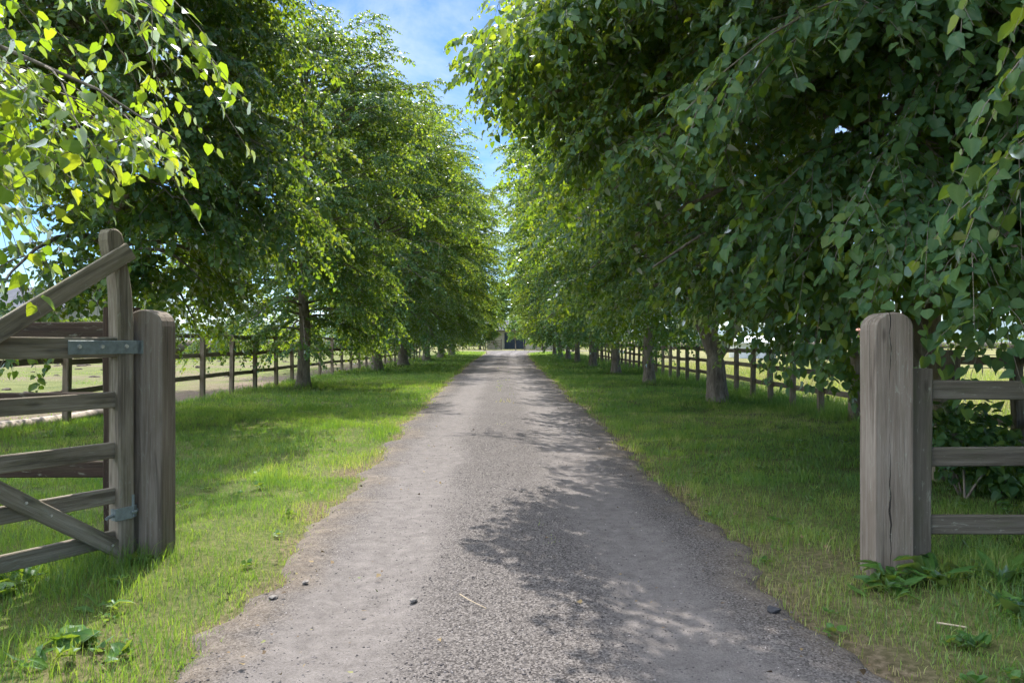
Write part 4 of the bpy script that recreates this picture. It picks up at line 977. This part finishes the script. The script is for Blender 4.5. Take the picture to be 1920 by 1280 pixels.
# hills on the horizon
hx = np.linspace(-3500, 3500, 140); rows = []
for k, (yy, sc_) in enumerate(((1500, 0), (1900, 0.7), (2300, 1.0), (2700, 0.0))):
    rows.append(np.stack([hx, np.full_like(hx, yy), -2 + sc_ * (25 + 60 * fbm(hx * 0.002, hx * 0 + k, 3))], -1))
V = np.concatenate(rows); m_ = len(hx); ii = (np.arange(3)[:, None] * m_ + np.arange(m_ - 1)[None]).ravel()
tag(link('hills', mesh_np('hills', V, [np.stack([ii, ii + 1, ii + 1 + m_, ii + m_], -1)], True), simple('far_hills', (0.10, 0.14, 0.15), 0.95, 0.3, 0.01)), kind='structure')

# ------------------------------------------------------------------ light, sky, camera
EL, AZ = 53.0, -7.0
w = bpy.data.worlds.new('World'); scene.world = w; w.use_nodes = True
nt = w.node_tree; nt.nodes.clear()
out = nt.nodes.new('ShaderNodeOutputWorld'); bg = nt.nodes.new('ShaderNodeBackground'); sky = nt.nodes.new('ShaderNodeTexSky')
sky.sky_type = 'NISHITA'; sky.sun_disc = False; sky.sun_elevation = R(EL); sky.sun_rotation = R(AZ); sky.air_density = 0.8; sky.dust_density = 0.1; sky.ozone_density = 4.0
tc = nt.nodes.new('ShaderNodeTexCoord'); mp = nt.nodes.new('ShaderNodeMapping'); mp.inputs['Scale'].default_value = (1.6, 1.6, 3.2)
nz = nt.nodes.new('ShaderNodeTexNoise'); nz.inputs['Scale'].default_value = 2.3; nz.inputs['Detail'].default_value = 9; nz.inputs['Roughness'].default_value = 0.62; nz.inputs['Distortion'].default_value = 0.35
def wn(op, a, b):
    nd = nt.nodes.new('ShaderNodeMath'); nd.operation = op; nd.use_clamp = op == 'MULTIPLY_ADD'
    for v, k in ((a, 0), (b, 1)):
        if hasattr(v, 'links'): nt.links.new(v, nd.inputs[k])
        else: nd.inputs[k].default_value = v
    return nd.outputs[0]
def wramp(f, a, b, top):
    cr = nt.nodes.new('ShaderNodeValToRGB'); cr.color_ramp.elements[0].position = a; cr.color_ramp.elements[1].position = b; cr.color_ramp.elements[1].color = (top, top, top, 1)
    nt.links.new(f, cr.inputs['Fac']); return cr.outputs['Color']
L = nt.links.new
L(tc.outputs['Generated'], mp.inputs['Vector']); L(mp.outputs[0], nz.inputs['Vector'])
# thin wisps everywhere
wisp = wramp(nz.outputs['Fac'], 0.48, 0.82, 0.7)
# bright cloud added for fill light, mostly unseen overhead and left; open blue ahead
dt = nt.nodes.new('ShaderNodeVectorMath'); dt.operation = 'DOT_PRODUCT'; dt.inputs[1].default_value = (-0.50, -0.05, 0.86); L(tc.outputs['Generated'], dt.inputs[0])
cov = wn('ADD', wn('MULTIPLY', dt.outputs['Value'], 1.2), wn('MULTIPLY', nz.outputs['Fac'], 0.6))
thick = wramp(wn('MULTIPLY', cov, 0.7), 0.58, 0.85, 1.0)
hs = nt.nodes.new('ShaderNodeHueSaturation'); hs.inputs['Saturation'].default_value = 1.15; L(sky.outputs[0], hs.inputs['Color'])
def wmix(f, a, col):
    mx = nt.nodes.new('ShaderNodeMix'); mx.data_type = 'RGBA'; L(f, mx.inputs[0]); L(a, mx.inputs[6]); mx.inputs[7].default_value = (*col, 1); return mx.outputs[2]
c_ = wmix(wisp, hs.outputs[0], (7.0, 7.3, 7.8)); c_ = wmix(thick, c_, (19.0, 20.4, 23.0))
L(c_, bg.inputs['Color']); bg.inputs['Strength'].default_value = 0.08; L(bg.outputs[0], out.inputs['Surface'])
sun = bpy.data.lights.new('sun', 'SUN'); sun.energy = 4.0; sun.angle = R(0.5); sun.color = (1.0, 0.945, 0.86)
so = bpy.data.objects.new('sun', sun); COL.objects.link(so)
d = Vector((math.sin(R(AZ)) * math.cos(R(EL)), math.cos(R(AZ)) * math.cos(R(EL)), math.sin(R(EL))))
so.rotation_euler = d.to_track_quat('Z', 'Y').to_euler(); so.location = d * 50

cam = bpy.data.cameras.new('camera'); co = bpy.data.objects.new('camera', cam); COL.objects.link(co)
co.location = (0, 0, 1.38); co.rotation_euler = (R(90), 0, 0); cam.sensor_width = 36; cam.lens = 26.25; cam.clip_end = 9000; cam.clip_start = 0.05
scene.camera = co
scene.view_settings.view_transform = 'Standard'; scene.view_settings.look = 'None'; scene.view_settings.exposure = 1.3; scene.view_settings.gamma = 1
scene.render.engine = 'CYCLES'
cy = scene.cycles; cy.max_bounces = 7; cy.diffuse_bounces = 5; cy.glossy_bounces = 2; cy.transmission_bounces = 4; cy.transparent_max_bounces = 4
cy.sample_clamp_indirect = 6; cy.caustics_reflective = False; cy.caustics_refractive = False
cy.use_denoising = True
try: cy.denoiser = 'OPENIMAGEDENOISE'
except Exception: pass
cy.use_adaptive_sampling = True; cy.adaptive_threshold = 0.02
